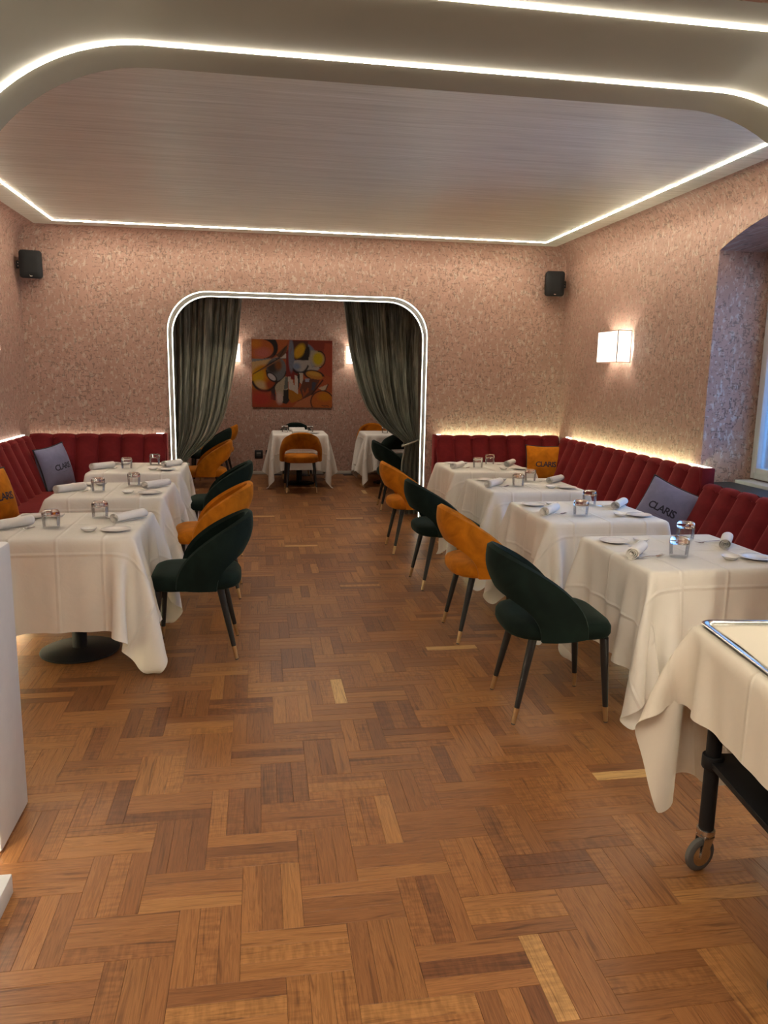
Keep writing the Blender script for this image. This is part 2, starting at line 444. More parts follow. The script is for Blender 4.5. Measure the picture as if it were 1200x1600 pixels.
for s in near:
    o = bpy.data.objects.new('parquet_strip', me); COL.objects.link(o); o.parent = fl
    o.color = (s[3], s[3], s[3], 1)
    o.location = (s[0], s[1], random.uniform(-0.0002, 0.0002)); o.rotation_euler = (0, 0, PI / 2 * s[2] + (PI if random.random() < 0.5 else 0))
rest = [s for s in strips if s not in nearset]
sva = np.array(sv); nf = len(sf); V = []; Fs = []; T = []; UV = []
svr = np.stack([-sva[:, 1], sva[:, 0], sva[:, 2]], 1)
sfa = np.array([f for f in sf])
uvone = np.array([sva[i][:2] for f in sf for i in f])
for n_, s in enumerate(rest):
    V.append((svr if s[2] else sva) + np.array([s[0], s[1], 0])); Fs.append(sfa + n_ * len(sv))
    T.append(np.full(nf, s[3])); UV.append(uvone)
V = np.concatenate(V); Fs = np.concatenate(Fs); T = np.concatenate(T); UV = np.concatenate(UV)
me = bpy.data.meshes.new('parquet_field'); me.from_pydata(V.tolist(), [], Fs.tolist()); me.update()
a = me.attributes.new('tint', 'FLOAT', 'FACE'); a.data.foreach_set('value', T.astype(np.float32))
uvl = me.uv_layers.new(name='UVMap'); uvl.data.foreach_set('uv', UV.astype(np.float32).ravel())
pf = link('parquet_field', me, 'wood_field', fl); pf['kind'] = 'stuff'

# ---- walls of the main room
ZW = ZC - CR
ap = arch_path(AXL, AXR, AZ, AR)
mb = holed_wall(XL - 0.02, XR + 0.02, ZC + 0.05, YB, ap)
w2 = holed_wall(XL - 0.02, XR + 0.02, ZC + 0.05, YB + 0.25, ap); mb.add(w2.v, w2.f); soffit(ap, YB, YB + 0.25, mb)
wall_back = struct(mb.build('wall_back', 'wall'))
struct(MB().box(XL - 0.12, XL, YF, YA + 0.1, 0, ZC + 0.05).build('wall_left', 'wall'))
# right wall with two arched window niches
NY0, NY1, NZS, NZA, NX = 3.51, 5.295, 2.505, 2.68, 3.74
def niche_top(y, y0=NY0, y1=NY1):
    h = (y1 - y0) / 2; sag = NZA - NZS; r = (h * h + sag * sag) / (2 * sag); d = y - (y0 + y1) / 2
    return NZA - r + math.sqrt(r * r - d * d)
mb = MB(); SILL = 0.80
def wall_rect(ya, yb, za, zb): mb.add([(XR, ya, za), (XR, yb, za), (XR, yb, zb), (XR, ya, zb)], [(0, 1, 2, 3)])
ny = [NY0 + (NY1 - NY0) * k / 20 for k in range(21)]
wall_rect(YF, NY0, 0, ZC + .05); wall_rect(NY1, YA + 0.1, 0, ZC + .05); wall_rect(NY0, NY1, 0, SILL)
for a_, b_ in zip(ny[:-1], ny[1:]):
    mb.add([(XR, a_, niche_top(a_)), (XR, b_, niche_top(b_)), (XR, b_, ZC + .05), (XR, a_, ZC + .05)], [(0, 1, 2, 3)])
mb.grid([[(XR, y, niche_top(y)) for y in ny], [(NX, y, niche_top(y)) for y in ny]])
for y in (NY0, NY1): mb.add([(XR, y, SILL), (NX, y, SILL), (NX, y, NZS), (XR, y, NZS)], [(0, 1, 2, 3)])
mb.add([(XR, NY0, SILL), (NX, NY0, SILL), (NX, NY1, SILL), (XR, NY1, SILL)], [(0, 1, 2, 3)])
struct(mb.build('wall_right', 'wall'))
# outside face that closes the niche round the window
WZ0, WZ1, WY0, WY1 = 0.86, 2.45, 3.55, 5.285
mb = MB()
mb.box(NX, NX + 0.1, NY0 - 0.2, WY0, 0.6, 2.9).box(NX, NX + 0.1, WY1, NY1 + 0.2, 0.6, 2.9)
mb.box(NX, NX + 0.1, WY0, WY1, 0.6, WZ0).box(NX, NX + 0.1, WY0, WY1, WZ1, 2.9)
struct(mb.build('wall_window_side', 'wall'))
# cove ring with mitred corners
mb = MB(); rows = []
for k in range(11):
    th = PI / 2 * k / 10; d = CR * (1 - math.cos(th)); z = ZW + CR * math.sin(th)
    row = []
    cs = [(XL + d, YF), (XL + d, YB - d), (XR - d, YB - d), (XR - d, YF)]
    for (p, q), n_ in zip(zip(cs[:-1], cs[1:]), (12, 12, 12)):
        for i in range(n_): row.append((p[0] + (q[0] - p[0]) * i / n_, p[1] + (q[1] - p[1]) * i / n_, z))
    row.append((*cs[-1], z)); rows.append(row)
mb.grid(rows); cove = mb.build('trim_1', 'wall_uv', smooth=True)
ul = cove.data.uv_layers.new(name='UVMap'); nr = len(rows[0])
al = [0.0]
for p_, q_ in zip(rows[0][:-1], rows[0][1:]): al.append(al[-1] + math.dist(p_, q_))
for lp in cove.data.loops: ul.data[lp.index].uv = (al[lp.vertex_index % nr], ZW + CR * PI / 2 * (lp.vertex_index // nr) / 10)
struct(cove, 'curved wallpapered cove between walls and ceiling', 'cove')
# ceiling panel with a thin shadow gap at the cove
CXL, CXR, CYB = XL + CR + 0.008, XR - CR - 0.008, YB - CR - 0.008
ceil = struct(MB().box(CXL, CXR, YF, CYB, ZC - 0.012, ZC + 0.02).build('ceiling', 'ceil'))
struct(MB().box(XL, XR, YF, YB, ZC + 0.03, ZC + 0.10).build('ceiling_slab', 'subfloor'))
# portal between the anteroom and the dining room
pp = arch_path(PXL, PXR, PZ, PR, 20)
mb = holed_wall(-2.6, 3.6, ZC + 0.05, PY1, pp); w2 = holed_wall(-2.6, 3.6, ZC + 0.05, PY0, pp); mb.add(w2.v, w2.f)
struct(mb.build('wall_front', 'wall'))
struct(soffit(pp, PY0, PY1).build('trim_2', 'soffit', smooth=True), 'taupe rounded soffit of the front portal', 'portal soffit')
# alcove shell
struct(MB().box(XL - 0.1, XR + 0.1, YA, YA + 0.1, 0, 2.95).build('wall_alcove', 'wall'))
struct(MB().box(XL - 0.1, XR + 0.1, YB + 0.25, YA + 0.1, 2.86, 2.95).build('ceiling_alcove', 'plaster'))
mb = MB().box(XL, XR, YA - 0.015, YA, 0, 0.05)
struct(mb.build('baseboard_alcove', 'plaster', bevel=0.004))
# anteroom behind the camera
struct(MB().box(-2.7, -2.6, -3.0, PY0, 0, 2.8).build('wall_anteroom_left', 'wall'))
struct(MB().box(3.6, 3.7, -3.0, PY0, 0, 2.8).build('wall_anteroom_right', 'wall'))
struct(MB().box(-2.7, 3.7, -3.1, -3.0, 0, 2.8).build('wall_anteroom_rear', 'wall'))
struct(MB().box(-2.7, 3.7, -3.1, PY0, 2.72, 2.8).build('ceiling_anteroom', 'plaster'))

# ------------------------------------------------------------------ light strips
def ribbon(path3, normals, w):
    """flat strip along path3 of width w across vector 'normals' (constant)"""
    mb = MB(); n_ = Vector(normals)
    mb.grid([[Vector(p) - n_ * w / 2 for p in path3], [Vector(p) + n_ * w / 2 for p in path3]]); return mb
# rectangle in the ceiling
lx0, lx1, ly0, ly1, lw = -1.82, 2.877, 2.95, 7.725, 0.0125
mb = MB(); z0, z1 = ZC - 0.0155, ZC - 0.011
mb.box(lx0 - lw / 2, lx0 + lw / 2, ly0, ly1 + lw / 2, z0, z1).box(lx1 - lw / 2, lx1 + lw / 2, ly0, ly1 + lw / 2, z0, z1)
mb.box(lx0 + lw / 2, lx1 - lw / 2, ly1 - lw / 2, ly1 + lw / 2, z0, z1)
tag(mb.build('ceiling_light_strip', 'led_ceil'), 'thin white light line set in the brushed ceiling, running round its edges', 'light strip')
for y, w, lab in ((2.435, 0.008, 'bright light line along the front portal soffit, nearer the dining room'), (2.012, 0.009, 'bright light line along the front portal soffit at the top right of the picture')):
    ip = arch_path(PXL, PXR, PZ, PR, 20, 0.004); i2 = arch_path(PXL, PXR, PZ, PR, 20, -0.002)
    mb = MB()
    mb.grid([[(x, y - w / 2, z) for x, z in i2], [(x, y - w / 2, z) for x, z in ip], [(x, y + w / 2, z) for x, z in ip], [(x, y + w / 2, z) for x, z in i2]])
    tag(mb.build('portal_light_strip', 'led_portal'), lab, 'light strip')
# arch frame: aluminium profile with two light lines
fr = thing('arch_light_frame', 'lit metal frame of two white light lines round the curtained archway', 'light frame', (0, YB, 0))
def frame_band(o0, o1, y0, y1):
    a_ = arch_path(AXL, AXR, AZ, AR, 14, o0); b_ = arch_path(AXL, AXR, AZ, AR, 14, o1); mb = MB()
    mb.grid([[(x, y1, z) for x, z in a_], [(x, y0, z) for x, z in a_], [(x, y0, z) for x, z in b_], [(x, y1, z) for x, z in b_], [(x, y1, z) for x, z in a_]])
    return mb
frame_band(-0.016, 0.046, -0.010, 0.012).build('profile', 'alu', fr, smooth=True)
frame_band(-0.010, -0.003, -0.013, -0.009).build('light_line', 'led_arch', fr)
frame_band(0.034, 0.041, -0.013, -0.009).build('light_line', 'led_arch', fr)

# ------------------------------------------------------------------ window in the right niche
win = thing('window_1', 'white framed window in the wallpapered niche on the right wall', 'window', (NX - 0.02, (WY0 + WY1) / 2, WZ0))
win['kind'] = 'structure'
hw, hz = (WY1 - WY0) / 2, WZ1 - WZ0
mb = MB(); t = 0.045
mb.box(-0.03, 0.05, -hw, -hw + t, 0, hz).box(-0.03, 0.05, hw - t, hw, 0, hz).box(-0.03, 0.05, -hw + t, hw - t, 0, t).box(-0.03, 0.05, -hw + t, hw - t, hz - t, hz)
mb.build('window_frame', 'white', win, bevel=0.006)
for s in (-1, 1):
    y0, y1 = (0.0, hw - t) if s > 0 else (-hw + t, 0.0)
    mb = MB(); q = 0.04
    mb.box(-0.045, 0.02, y0, y0 + q, t, hz - t).box(-0.045, 0.02, y1 - q, y1, t, hz - t).box(-0.045, 0.02, y0 + q, y1 - q, t, t + q).box(-0.045, 0.02, y0 + q, y1 - q, hz - t - q, hz - t)
    ca = mb.build('casement', 'white', win, bevel=0.005)
    MB().box(-0.012, -0.006, y0 + q, y1 - q, t + q, hz - t - q).build('pane', 'thin_glass', ca)
st = tag(MB().box(3.555, 3.70, WY0 + 0.02, NY1 - 0.03, 0.822, 0.852).build('window_sill', 'white', bevel=0.004), 'white window sill board beside the dark grille', 'window sill')
gr = thing('radiator_grille', 'dark slatted radiator grille below the window, behind the low red bench', 'grille', (XR, (NY0 + NY1) / 2, SILL))
h = (NY1 - NY0) / 2 - 0.005
mb = MB(); mb.box(0.0, 0.012, -h, h, 0.0, 0.03).box(0.25, 0.262, -h, h, 0.0, 0.03); mb.build('frame', 'grille', gr)
sl = MB().box(-0.004, 0.004, -h, h, 0.006, 0.03).build('slat', 'grille', gr, loc=(0.024, 0, 0))
for k in range(1, 15):
    o = sl.copy(); COL.objects.link(o); o.parent = gr; o.location = (0.024 + 0.0155 * k, 0, 0)

# ------------------------------------------------------------------ counter at the left edge
mb = MB(); pl = [(-0.862, 2.49), (-0.862, 2.80), (-1.75, 2.80), (-1.75, 2.63), (-0.897, 2.63), (-0.897, 2.49)]
n_ = len(pl); mb.add([(x, y, 0) for x, y in pl] + [(x, y, 1.0) for x, y in pl],
                     [tuple(range(n_))[::-1], tuple(range(n_, 2 * n_))] + [(i, (i + 1) % n_, n_ + (i + 1) % n_, n_ + i) for i in range(n_)])
ct = thing('counter_partition', 'smooth white half-height counter end standing at the left edge', 'counter', (0, 0, 0))
mb.build('panel', 'white', ct, bevel=0.012)
MB().box(-0.897, -0.765, 0.9, 2.28, 0, 0.065).build('plinth', 'white', ct, bevel=0.004)

# ------------------------------------------------------------------ benches
ZS, ZT = 0.47, 0.955
def channel_mesh(w, zb, zt, back_b, back_t, top_d):
    """one vertical padded channel: local x = along, y = towards the room (0 = wall)"""
    mb = MB(); rows = []
    nu = 9
    prof = []      # (depth, z) from bottom to top front then over the top to the rear
    for k in range(9):
        t_ = k / 8; prof.append((back_b + (back_t - back_b) * t_, zb + (zt - 0.045 - zb) * t_))
    for k in range(1, 6):
        a_ = PI / 2 * k / 5; prof.append((back_t - 0.045 + 0.045 * math.cos(a_), zt - 0.045 + 0.045 * math.sin(a_)))
    prof.append((top_d, zt)); prof.append((top_d, zt - 0.06))
    for i, (d, z) in enumerate(prof):
        r = []
        for k in range(nu):
            u = -1 + 2 * k / (nu - 1); g = 1 - abs(u) ** 3.2
            puff = 0.042 * g - 0.042
            if i >= len(prof) - 2: dd, zz = d, z + puff * 0.25
            elif i > 8: dd, zz = d + puff * 0.5, z + puff * 0.45
            else: dd, zz = d + puff, z
            r.append((u * w / 2 * 0.995, dd, zz))
        rows.append(r)
    mb.grid(rows)
    m = len(rows)          # close the two sides
    for k in (0, nu - 1): mb.f.append(tuple(j * nu + k for j in range(m)) if k == 0 else tuple(j * nu + k for j in range(m))[::-1])
    return mb
def bench(name, label, origin, rz, length, nch, ztop, led=None, led_label=None, led_trim=(0, 0), ends=(False, False), seat_front=0.70, seat_range=None, start=0.0, tips=(), led_tip=None):
    """origin: corner on the wall; local +x along the wall, +y into the room"""
    b = thing(name, label, 'bench', origin, rz, 'red velvet wall benches')
    w = length / nch
    ch = channel_mesh(w, ZS - 0.05, ztop, 0.315, 0.115, 0.058).build('backrest_channel', 'red', b, smooth=True, loc=(start + w / 2, 0, 0))
    for k in range(1, nch):
        o = ch.copy(); COL.objects.link(o); o.parent = b; o.location = (start + w * (k + 0.5), 0, 0)
    MB().box(start, start + length, 0.012, 0.054, 0.0, ztop - 0.053).build('back_board', 'black', b)
    s0, s1 = seat_range or (start, start + length)
    ns = max(1, round((s1 - s0) / 1.1)); sw = (s1 - s0) / ns
    for k in range(ns):
        MB().box(s0 + k * sw + 0.002, s0 + (k + 1) * sw - 0.002, 0.22, seat_front, 0.36, ZS).build('seat_cushion', 'red', b, bevel=0.03, bseg=3)
    MB().box(s0, s1, 0.05, seat_front - 0.03, 0.12, 0.36).build('base', 'red', b)
    MB().box(s0, s1, 0.05, seat_front - 0.14, 0.0, 0.12).build('plinth', 'black', b)
    for e, xx in zip(ends, (start, start + length)):
        if e:
            MB().box(xx - 0.012, xx + 0.028, 0.004, 0.11, 0.0, ztop + 0.003).build('end_panel', 'red', b, bevel=0.01)
    u = MB().box(s0 + 0.05, s1 - 0.05, seat_front - 0.12, seat_front - 0.10, 0.108, 0.119).build('plinth_light', 'led_under', b)
    if led:
        l0, l1 = start + led_trim[0], start + length - led_trim[1]
        t_ = thing('bench_light_strip', led_label, 'light strip', origin, rz)
        MB().box(l0, l1, 0.034, 0.054, ztop - 0.052, ztop - 0.040).build('profile', 'alu', t_)
        MB().box(l0 + 0.004, l1 - 0.004, 0.036, 0.052, ztop - 0.040, ztop - 0.030).build('light_line', led, t_)
        for q0, q1 in tips:
            MB().box(start + q0, start + q1, 0.006, 0.034, ztop - 0.006, ztop + 0.004).build('diffuser_end', led_tip or led, t_, bevel=0.002)
    return b
CW = 0.2125
bench('banquette', 'dark red channelled velvet bench along the left wall', (XL, 7.83, 0), -PI / 2, CW * 23, 23, ZT, 'led_left',
      'light line along the top of the left wall bench', seat_front=0.68, seat_range=(0.38, CW * 23), tips=((-0.02, 2.5),), led_tip='led_tip')
bench('banquette', 'dark red channelled velvet bench against the back wall left of the archway', (-0.93, YB, 0), PI, 1.31, 6, ZT, 'led_left',
      'light line on top of the back bench left of the archway', ends=(True, False), seat_front=0.68, seat_range=(0, 0.99), tips=((0.02, 0.10),), led_tip='led_tip')
bench('banquette', 'dark red channelled velvet bench against the back wall right of the archway', (XR - 0.006, YB, 0), PI, XR - 1.891, 7, ZT, 'led_right',
      'light line on top of the back bench right of the archway', ends=(False, True), seat_front=0.68, seat_range=(0.325, XR - 1.891), tips=((1.33, 1.37),), led_tip='led_tip')
bench('banquette', 'high dark red channelled velvet bench along the right wall under the sconce', (XR, 5.10, 0), PI / 2, 2.73, 13, ZT, 'led_right',
      'bright light line along the top of the right wall bench', ends=(True, False), seat_front=0.68, seat_range=(0, 2.36), tips=((0.03, 0.30), (2.62, 2.72)), led_tip='led_tip')
bench('banquette', 'low dark red channelled velvet bench under the window', (XR, 2.64, 0), PI / 2, 2.46, 12, 0.855, seat_front=0.68)

# ------------------------------------------------------------------ chairs
def chair_shell():
    nu, nv = 33, 9; mbk = MB()
    def T(u):
        t = abs(u); c = math.cos(t * PI / 2); s_ = math.sin(t * PI / 2)
        return Vector((0.090 - 0.410 * c ** 0.9, math.copysign(0.268 * s_ ** 0.85, u) if u else 0.0, 0.43 + 0.375 * max(0.0, c) ** 0.40 if t < 1 else 0.43))
    def B(u):
        t = abs(u); c = math.cos(t * PI / 2); s_ = math.sin(t * PI / 2)
        return Vector((-0.120 - 0.155 * c, math.copysign(0.262 * s_ ** 0.9, u) if u else 0.0, 0.415 + 0.185 * math.sqrt(max(0.0, 1 - t ** 2.4))))
    us = [math.sin(PI / 2 * (-1 + 2 * k / (nu - 1))) for k in range(nu)]
    outer = []
    for j in range(nv):
        v = j / (nv - 1); r = []
        for u in us:
            b, t = B(u), T(u); p = b.lerp(t, v)
            out = Vector((p.x + 0.02, p.y * 1.3, 0)); out = out.normalized() if out.length > 1e-5 else Vector((-1, 0, 0))
            p = p + out * (0.022 * math.sin(PI * v) )
            r.append(p)
        outer.append(r)
    # inner surface: offset along the local normal
    def nrm(j, k):
        a_ = outer[min(j + 1, nv - 1)][k] - outer[max(j - 1, 0)][k]; b_ = outer[j][min(k + 1, nu - 1)] - outer[j][max(k - 1, 0)]
        n_ = b_.cross(a_)
        return n_.normalized() if n_.length > 1e-9 else Vector((0, 0, 0))
    TH = 0.040
    sgn = 1 if nrm(nv // 2, nu // 2).x > 0 else -1
    rows = [r for r in outer]
    inner = [[outer[j][k] + nrm(j, k) * sgn * TH for k in range(nu)] for j in range(nv)]
    mid_top = [(outer[-1][k] + inner[-1][k]) / 2 + (outer[-1][k] - outer[-2][k]).normalized() * 0.016 for k in range(nu)]
    mid_bot = [(outer[0][k] + inner[0][k]) / 2 + (outer[0][k] - outer[1][k]).normalized() * 0.010 for k in range(nu)]
    ring = outer + [mid_top] + inner[::-1] + [mid_bot]
    m = len(ring); mbk.grid(ring + [ring[0]])
    vs, fs = mbk.v, mbk.f
    base = (m) * nu                # weld the duplicated first row
    fs = [tuple(i - base if i >= base else i for i in f) for f in fs]
    vs = vs[:base]
    for k in (0, nu - 1):
        f = tuple(j * nu + k for j in range(m)); fs.append(f if k else f[::-1])
    o = MB(); o.v = vs; o.f = fs; return o
def seat_mb():
    mb = MB(); N_ = 40; rows = []
    def outline(sc, inset):
        pts = []
        for k in range(N_):
            a_ = 2 * PI * k / N_; c, s_ = math.cos(a_), math.sin(a_)
            e = 0.34 if c > 0 else 0.62
            x = math.copysign(abs(c) ** e, c); y = math.copysign(abs(s_) ** (0.42 if c > 0 else 0.62), s_)
            pts.append((-0.005 + x * (0.248 - inset), y * (0.237 - inset)))
        return pts
    for inset, z in ((0.20, 0.405), (0.03, 0.405), (0.008, 0.415), (0.0, 0.432), (0.0, 0.462), (0.010, 0.480), (0.035, 0.492), (0.09, 0.500), (0.16, 0.503), (0.225, 0.504)):
        rows.append([(x, y, z) for x, y in outline(1, inset)])
    mb.grid(rows, True); mb.f.append(tuple(range(N_))[::-1]); o = (len(rows) - 1) * N_; mb.f.append(tuple(range(o, o + N_)))
    return mb
def make_chair(colour):
    c = thing('dining_chair', '', 'chair')
    chair_shell().build('backrest', colour, c, smooth=True)
    seat_mb().build('seat', colour, c, smooth=True)
    for sy in (-1, 1):
        for top, foot in (((0.195, sy * 0.190, 0.41), (0.222, sy * 0.212, 0.0)), ((-0.135, sy * 0.165, 0.415), (-0.222, sy * 0.202, 0.0))):
            a_, b_ = Vector(top), Vector(foot); q = a_.lerp(b_, 0.81); e = a_.lerp(b_, 0.985)
            leg = MB().tube([a_, a_.lerp(b_, 0.4), q], [0.021, 0.0175, 0.0128], 12).build('leg', 'black', c, smooth=True)
            tip = MB().tube([q, e], [0.0132, 0.0102], 12).build('brass_tip', 'brass', leg, smooth=True); tip['label'] = 'brass ferrule'
            MB().tube([e, b_], [0.0095, 0.009], 10).build('foot_pad', 'rubber', leg)
    return c
protos = {}
def place_chair(colour, x, y, rz, label, group):
    if colour not in protos: c = protos[colour] = make_chair(colour)
    else: c = copy_tree(protos[colour])
    c.location = (x, y, 0); c.rotation_euler = (0, 0, rz); tag(c, label, 'chair', group); return c
RG, LG, AG = 'chairs at the right row of tables', 'chairs at the left row of tables', 'chairs in the alcove'
rad = math.radians
place_chair('green', 1.385, 3.39, rad(-3), 'bottle green velvet chair at the right table beside the trolley', RG)
place_chair('orange', 1.395, 4.48, rad(-1), 'orange velvet chair at the second right table from the trolley', RG)
place_chair('green', 1.41, 5.645, rad(2), 'bottle green velvet chair at the third right table from the trolley', RG)
place_chair('orange', 1.40, 6.80, rad(0), 'orange velvet chair at the right table nearest the archway', RG)
place_chair('green', -0.36, 4.38, rad(181), 'bottle green velvet chair at the nearest left table', LG)
place_chair('orange', -0.365, 5.56, rad(180), 'orange velvet chair at the middle left table', LG)
place_chair('green', -0.375, 6.88, rad(179), 'bottle green velvet chair at the left table nearest the archway', LG)
place_chair('orange', 0.56, 10.39, rad(90), 'orange velvet chair seen from behind at the alcove table below the painting', AG)
place_chair('green', 0.57, 11.80, rad(-90), 'dark green chair between the alcove table and the painting wall', AG)
place_chair('green', 1.645, 9.0, rad(-3), 'dark green chair just behind the right curtain', AG)
place_chair('green', 1.90, 10.35, rad(90), 'dark green chair at the near side of the alcove table behind the right curtain', AG)
place_chair('orange', 1.78, 11.80, rad(-90), 'orange chair behind the alcove table at the right curtain', AG)
place_chair('orange', -0.62, 9.02, rad(183), 'orange velvet chair beside the gathered foot of the left curtain', AG)
place_chair('green', -0.69, 10.9, rad(180), 'dark green chair behind the orange one at the left curtain', AG)
place_chair('orange', -0.62, 11.62, rad(176), 'orange chair farthest back at the left of the alcove', AG)

# ------------------------------------------------------------------ draped cloths (position based dynamics)
def drape(hx, hy, over, ztop, K=3, steps=250, iters=12, floor=0.004, seed=3, wind=1.0):
    rg = np.random.default_rng(seed)
    ov = over if hasattr(over, '__len__') else (over,) * 4
    def axis(h_, o0, o1, q=0.03):
        k0, k1, km = round(o0 / q), round(o1 / q), round(2 * h_ / q)
        return np.concatenate([np.linspace(-h_ - o0, -h_, k0 + 1)[:-1], np.linspace(-h_, h_, km + 1), np.linspace(h_, h_ + o1, k1 + 1)[1:]])
    sx = axis(hx, ov[0], ov[1]); sy = axis(hy, ov[2], ov[3]); nx, nyy = len(sx), len(sy)
    S, Tt = np.meshgrid(sx, sy, indexing='ij')
    X = np.zeros((K, nx, nyy, 3)); X[..., 0] = S; X[..., 1] = Tt; X[..., 2] = ztop + 0.004
    for k in range(K):
        ph = rg.uniform(0, 6.28, 6)
        X[k, ..., 2] += 0.004 * np.sin(S * 7 + ph[0]) * np.sin(Tt * 6 + ph[1])
    rest0 = np.stack([S, Tt], -1)
    top = (np.abs(S) <= hx + 1e-6) & (np.abs(Tt) <= hy + 1e-6)
    V_ = np.zeros_like(X); dt = 0.016
    pairs = []
    def add(a_, b_, stiff):
        r = np.linalg.norm(rest0[b_] - rest0[a_], axis=-1); pairs.append((a_, b_, r, stiff))
    sl = slice
    def half(n_, o):
        i0 = sl(o, n_ - 1, 2); m = len(range(*i0.indices(n_ - 1))); return i0, sl(o + 1, o + 2 * m, 2)
    for o in (0, 1):
        i0, i1 = half(nx, o); j0, j1 = half(nyy, o)
        add((i0, sl(None)), (i1, sl(None)), 1.0); add((sl(None), j0), (sl(None), j1), 1.0)
        add((i0, sl(0, nyy - 1)), (i1, sl(1, nyy)), 0.45); add((i0, sl(1, nyy)), (i1, sl(0, nyy - 1)), 0.45)
    for o in (0, 2):
        for ax, n_ in ((0, nx), (1, nyy)):
            idx = np.arange(o, n_ - 2, 4); idx = np.sort(np.concatenate([idx, idx + 1])); idx = idx[idx < n_ - 2]
            if ax == 0: add((idx, sl(None)), (idx + 2, sl(None)), 0.22)
            else: add((sl(None), idx), (sl(None), idx + 2), 0.22)
    phs = rg.uniform(0, 6.28, (K, 4))
    for st_ in range(steps):
        V_ *= 0.975 if st_ < steps * 0.75 else 0.90
        V_[..., 2] -= 9.8 * dt
        if st_ < 60:        # gentle sideways push so that the corner folds fall to one side
            for k in range(K):
                V_[k, ..., 0] += wind * 0.012 * np.sin(phs[k, 0] + Tt * 3); V_[k, ..., 1] += wind * 0.012 * np.sin(phs[k, 1] + S * 3)
        P = X + V_ * dt
        for it in range(iters):
            for (a_, b_, r, stf) in pairs:
                A, Bq = P[(sl(None),) + a_], P[(sl(None),) + b_]
                d = Bq - A; ln = np.sqrt((d * d).sum(-1)) + 1e-9
                c = (d * (0.5 * stf * (ln - r) / ln)[..., None])
                P[(sl(None),) + a_] = A + c; P[(sl(None),) + b_] = Bq - c
            x, y, z = P[..., 0], P[..., 1], P[..., 2]
            mg = 0.006
            px = hx + mg - np.abs(x); py = hy + mg - np.abs(y); pz = ztop + 0.003 - z
            ins = (px > 0) & (py > 0) & (pz > 0)
            up = ins & (pz <= np.minimum(px, py) + 0.004); sxm = ins & ~up & (px <= py); sym = ins & ~up & ~sxm
            P[..., 2] = np.where(up, ztop + 0.003, z)
            P[..., 0] = np.where(sxm, np.sign(x) * (hx + mg), x); P[..., 1] = np.where(sym, np.sign(y) * (hy + mg), y)
            P[..., 2] = np.maximum(P[..., 2], floor)
            if top is not None:
                P[:, top, 0] = S[top]; P[:, top, 1] = Tt[top]; P[:, top, 2] = ztop + 0.003
        V_ = (P - X) / dt; X = P
        V_ = np.clip(V_, -3, 3)
        V_[P[..., 2] <= floor + 1e-4] *= 0.3
    uv = np.stack([S, Tt], -1).reshape(-1, 2)
    out = []
    idx = np.arange(nx * nyy).reshape(nx, nyy)
    faces = np.stack([idx[:-1, :-1], idx[1:, :-1], idx[1:, 1:], idx[:-1, 1:]], -1).reshape(-1, 4)
    for k in range(K):
        me = bpy.data.meshes.new('tablecloth'); me.from_pydata(X[k].reshape(-1, 3).tolist(), [], faces.tolist()); me.update()
        ul = me.uv_layers.new(name='UVMap'); ul.data.foreach_set('uv', uv[faces.ravel()].astype(np.float32).ravel())
        me.polygons.foreach_set('use_smooth', [True] * len(me.polygons))
        out.append(me)
    return out
THX, THY, TZ, OVER = 0.385, 0.385, 0.738, 0.475
cloths = drape(THX, THY, OVER, TZ, 4)
CLOTH_Z = TZ + 0.005
for me in cloths: me.materials.append(MAT['cloth'])

# ------------------------------------------------------------------ tables
tproto = None
def make_table():
    t = thing('dining_table', '', 'table')
    MB().box(-THX + 0.03, THX - 0.03, -THY + 0.03, THY - 0.03, TZ - 0.036, TZ - 0.006).build('tabletop', 'blackm', t, bevel=0.003)
    MB().lathe([(0.04, 0.015), (0.04, TZ - 0.03)], 24).build('pole', 'blackm', t, smooth=True)
    MB().lathe([(0.214, 0.004), (0.216, 0.008), (0.216, 0.014), (0.205, 0.019), (0.07, 0.026), (0.045, 0.03)], 40).build('base_plate', 'blackm', t, smooth=True)
    for k in range(4):
        a_ = PI / 4 + PI / 2 * k
        MB().lathe([(0.012, 0.0), (0.012, 0.005)], 10, (0.17 * math.cos(a_), 0.17 * math.sin(a_), 0)).build('foot_pad', 'rubber', t)
    return t
TABLES = [
    ('R1', 2.115, 3.50, 0, 0, 'the right table beside the trolley'),
    ('R2', 2.085, 4.64, 1, 0, 'the second right table from the trolley'),
    ('R3', 2.095, 5.82, 2, 0, 'the third right table from the trolley'),
    ('R4', 2.105, 6.99, 3, 0, 'the right table nearest the archway'),
    ('L1', -1.025, 4.42, 1, PI, 'the nearest left table'),
    ('L2', -1.03, 5.71, 3, PI, 'the middle left table'),
    ('L3', -1.045, 7.02, 0, PI, 'the left table nearest the archway'),
    ('C', 0.575, 11.10, 2, PI / 2, 'the alcove table below the painting'),
    ('AR', 1.88, 11.12, 1, PI / 2, 'the alcove table behind the right curtain'),
    ('AL', -1.36, 9.15, 2, 0, 'the alcove table behind the left curtain'),
]
TPOS = {}
for key, x, y, var, rz, where in TABLES:
    if tproto is None: t = tproto = make_table()
    else: t = copy_tree(tproto)
    t.location = (x, y, 0); t.rotation_euler = (0, 0, rz)
    tag(t, 'black pedestal table under the white cloth of ' + where if key != 'L1' else 'nearest left table, its round black base plate showing under the cloth', 'table', 'pedestal dining tables')
    o = bpy.data.objects.new('tablecloth', cloths[var]); COL.objects.link(o); o.location = (x, y, 0); o.rotation_euler = (0, 0, rz)
    tag(o, 'white linen tablecloth draped over ' + where, 'tablecloth', 'white tablecloths'); subsurf(o, 1)
    TPOS[key] = (x, y, where)

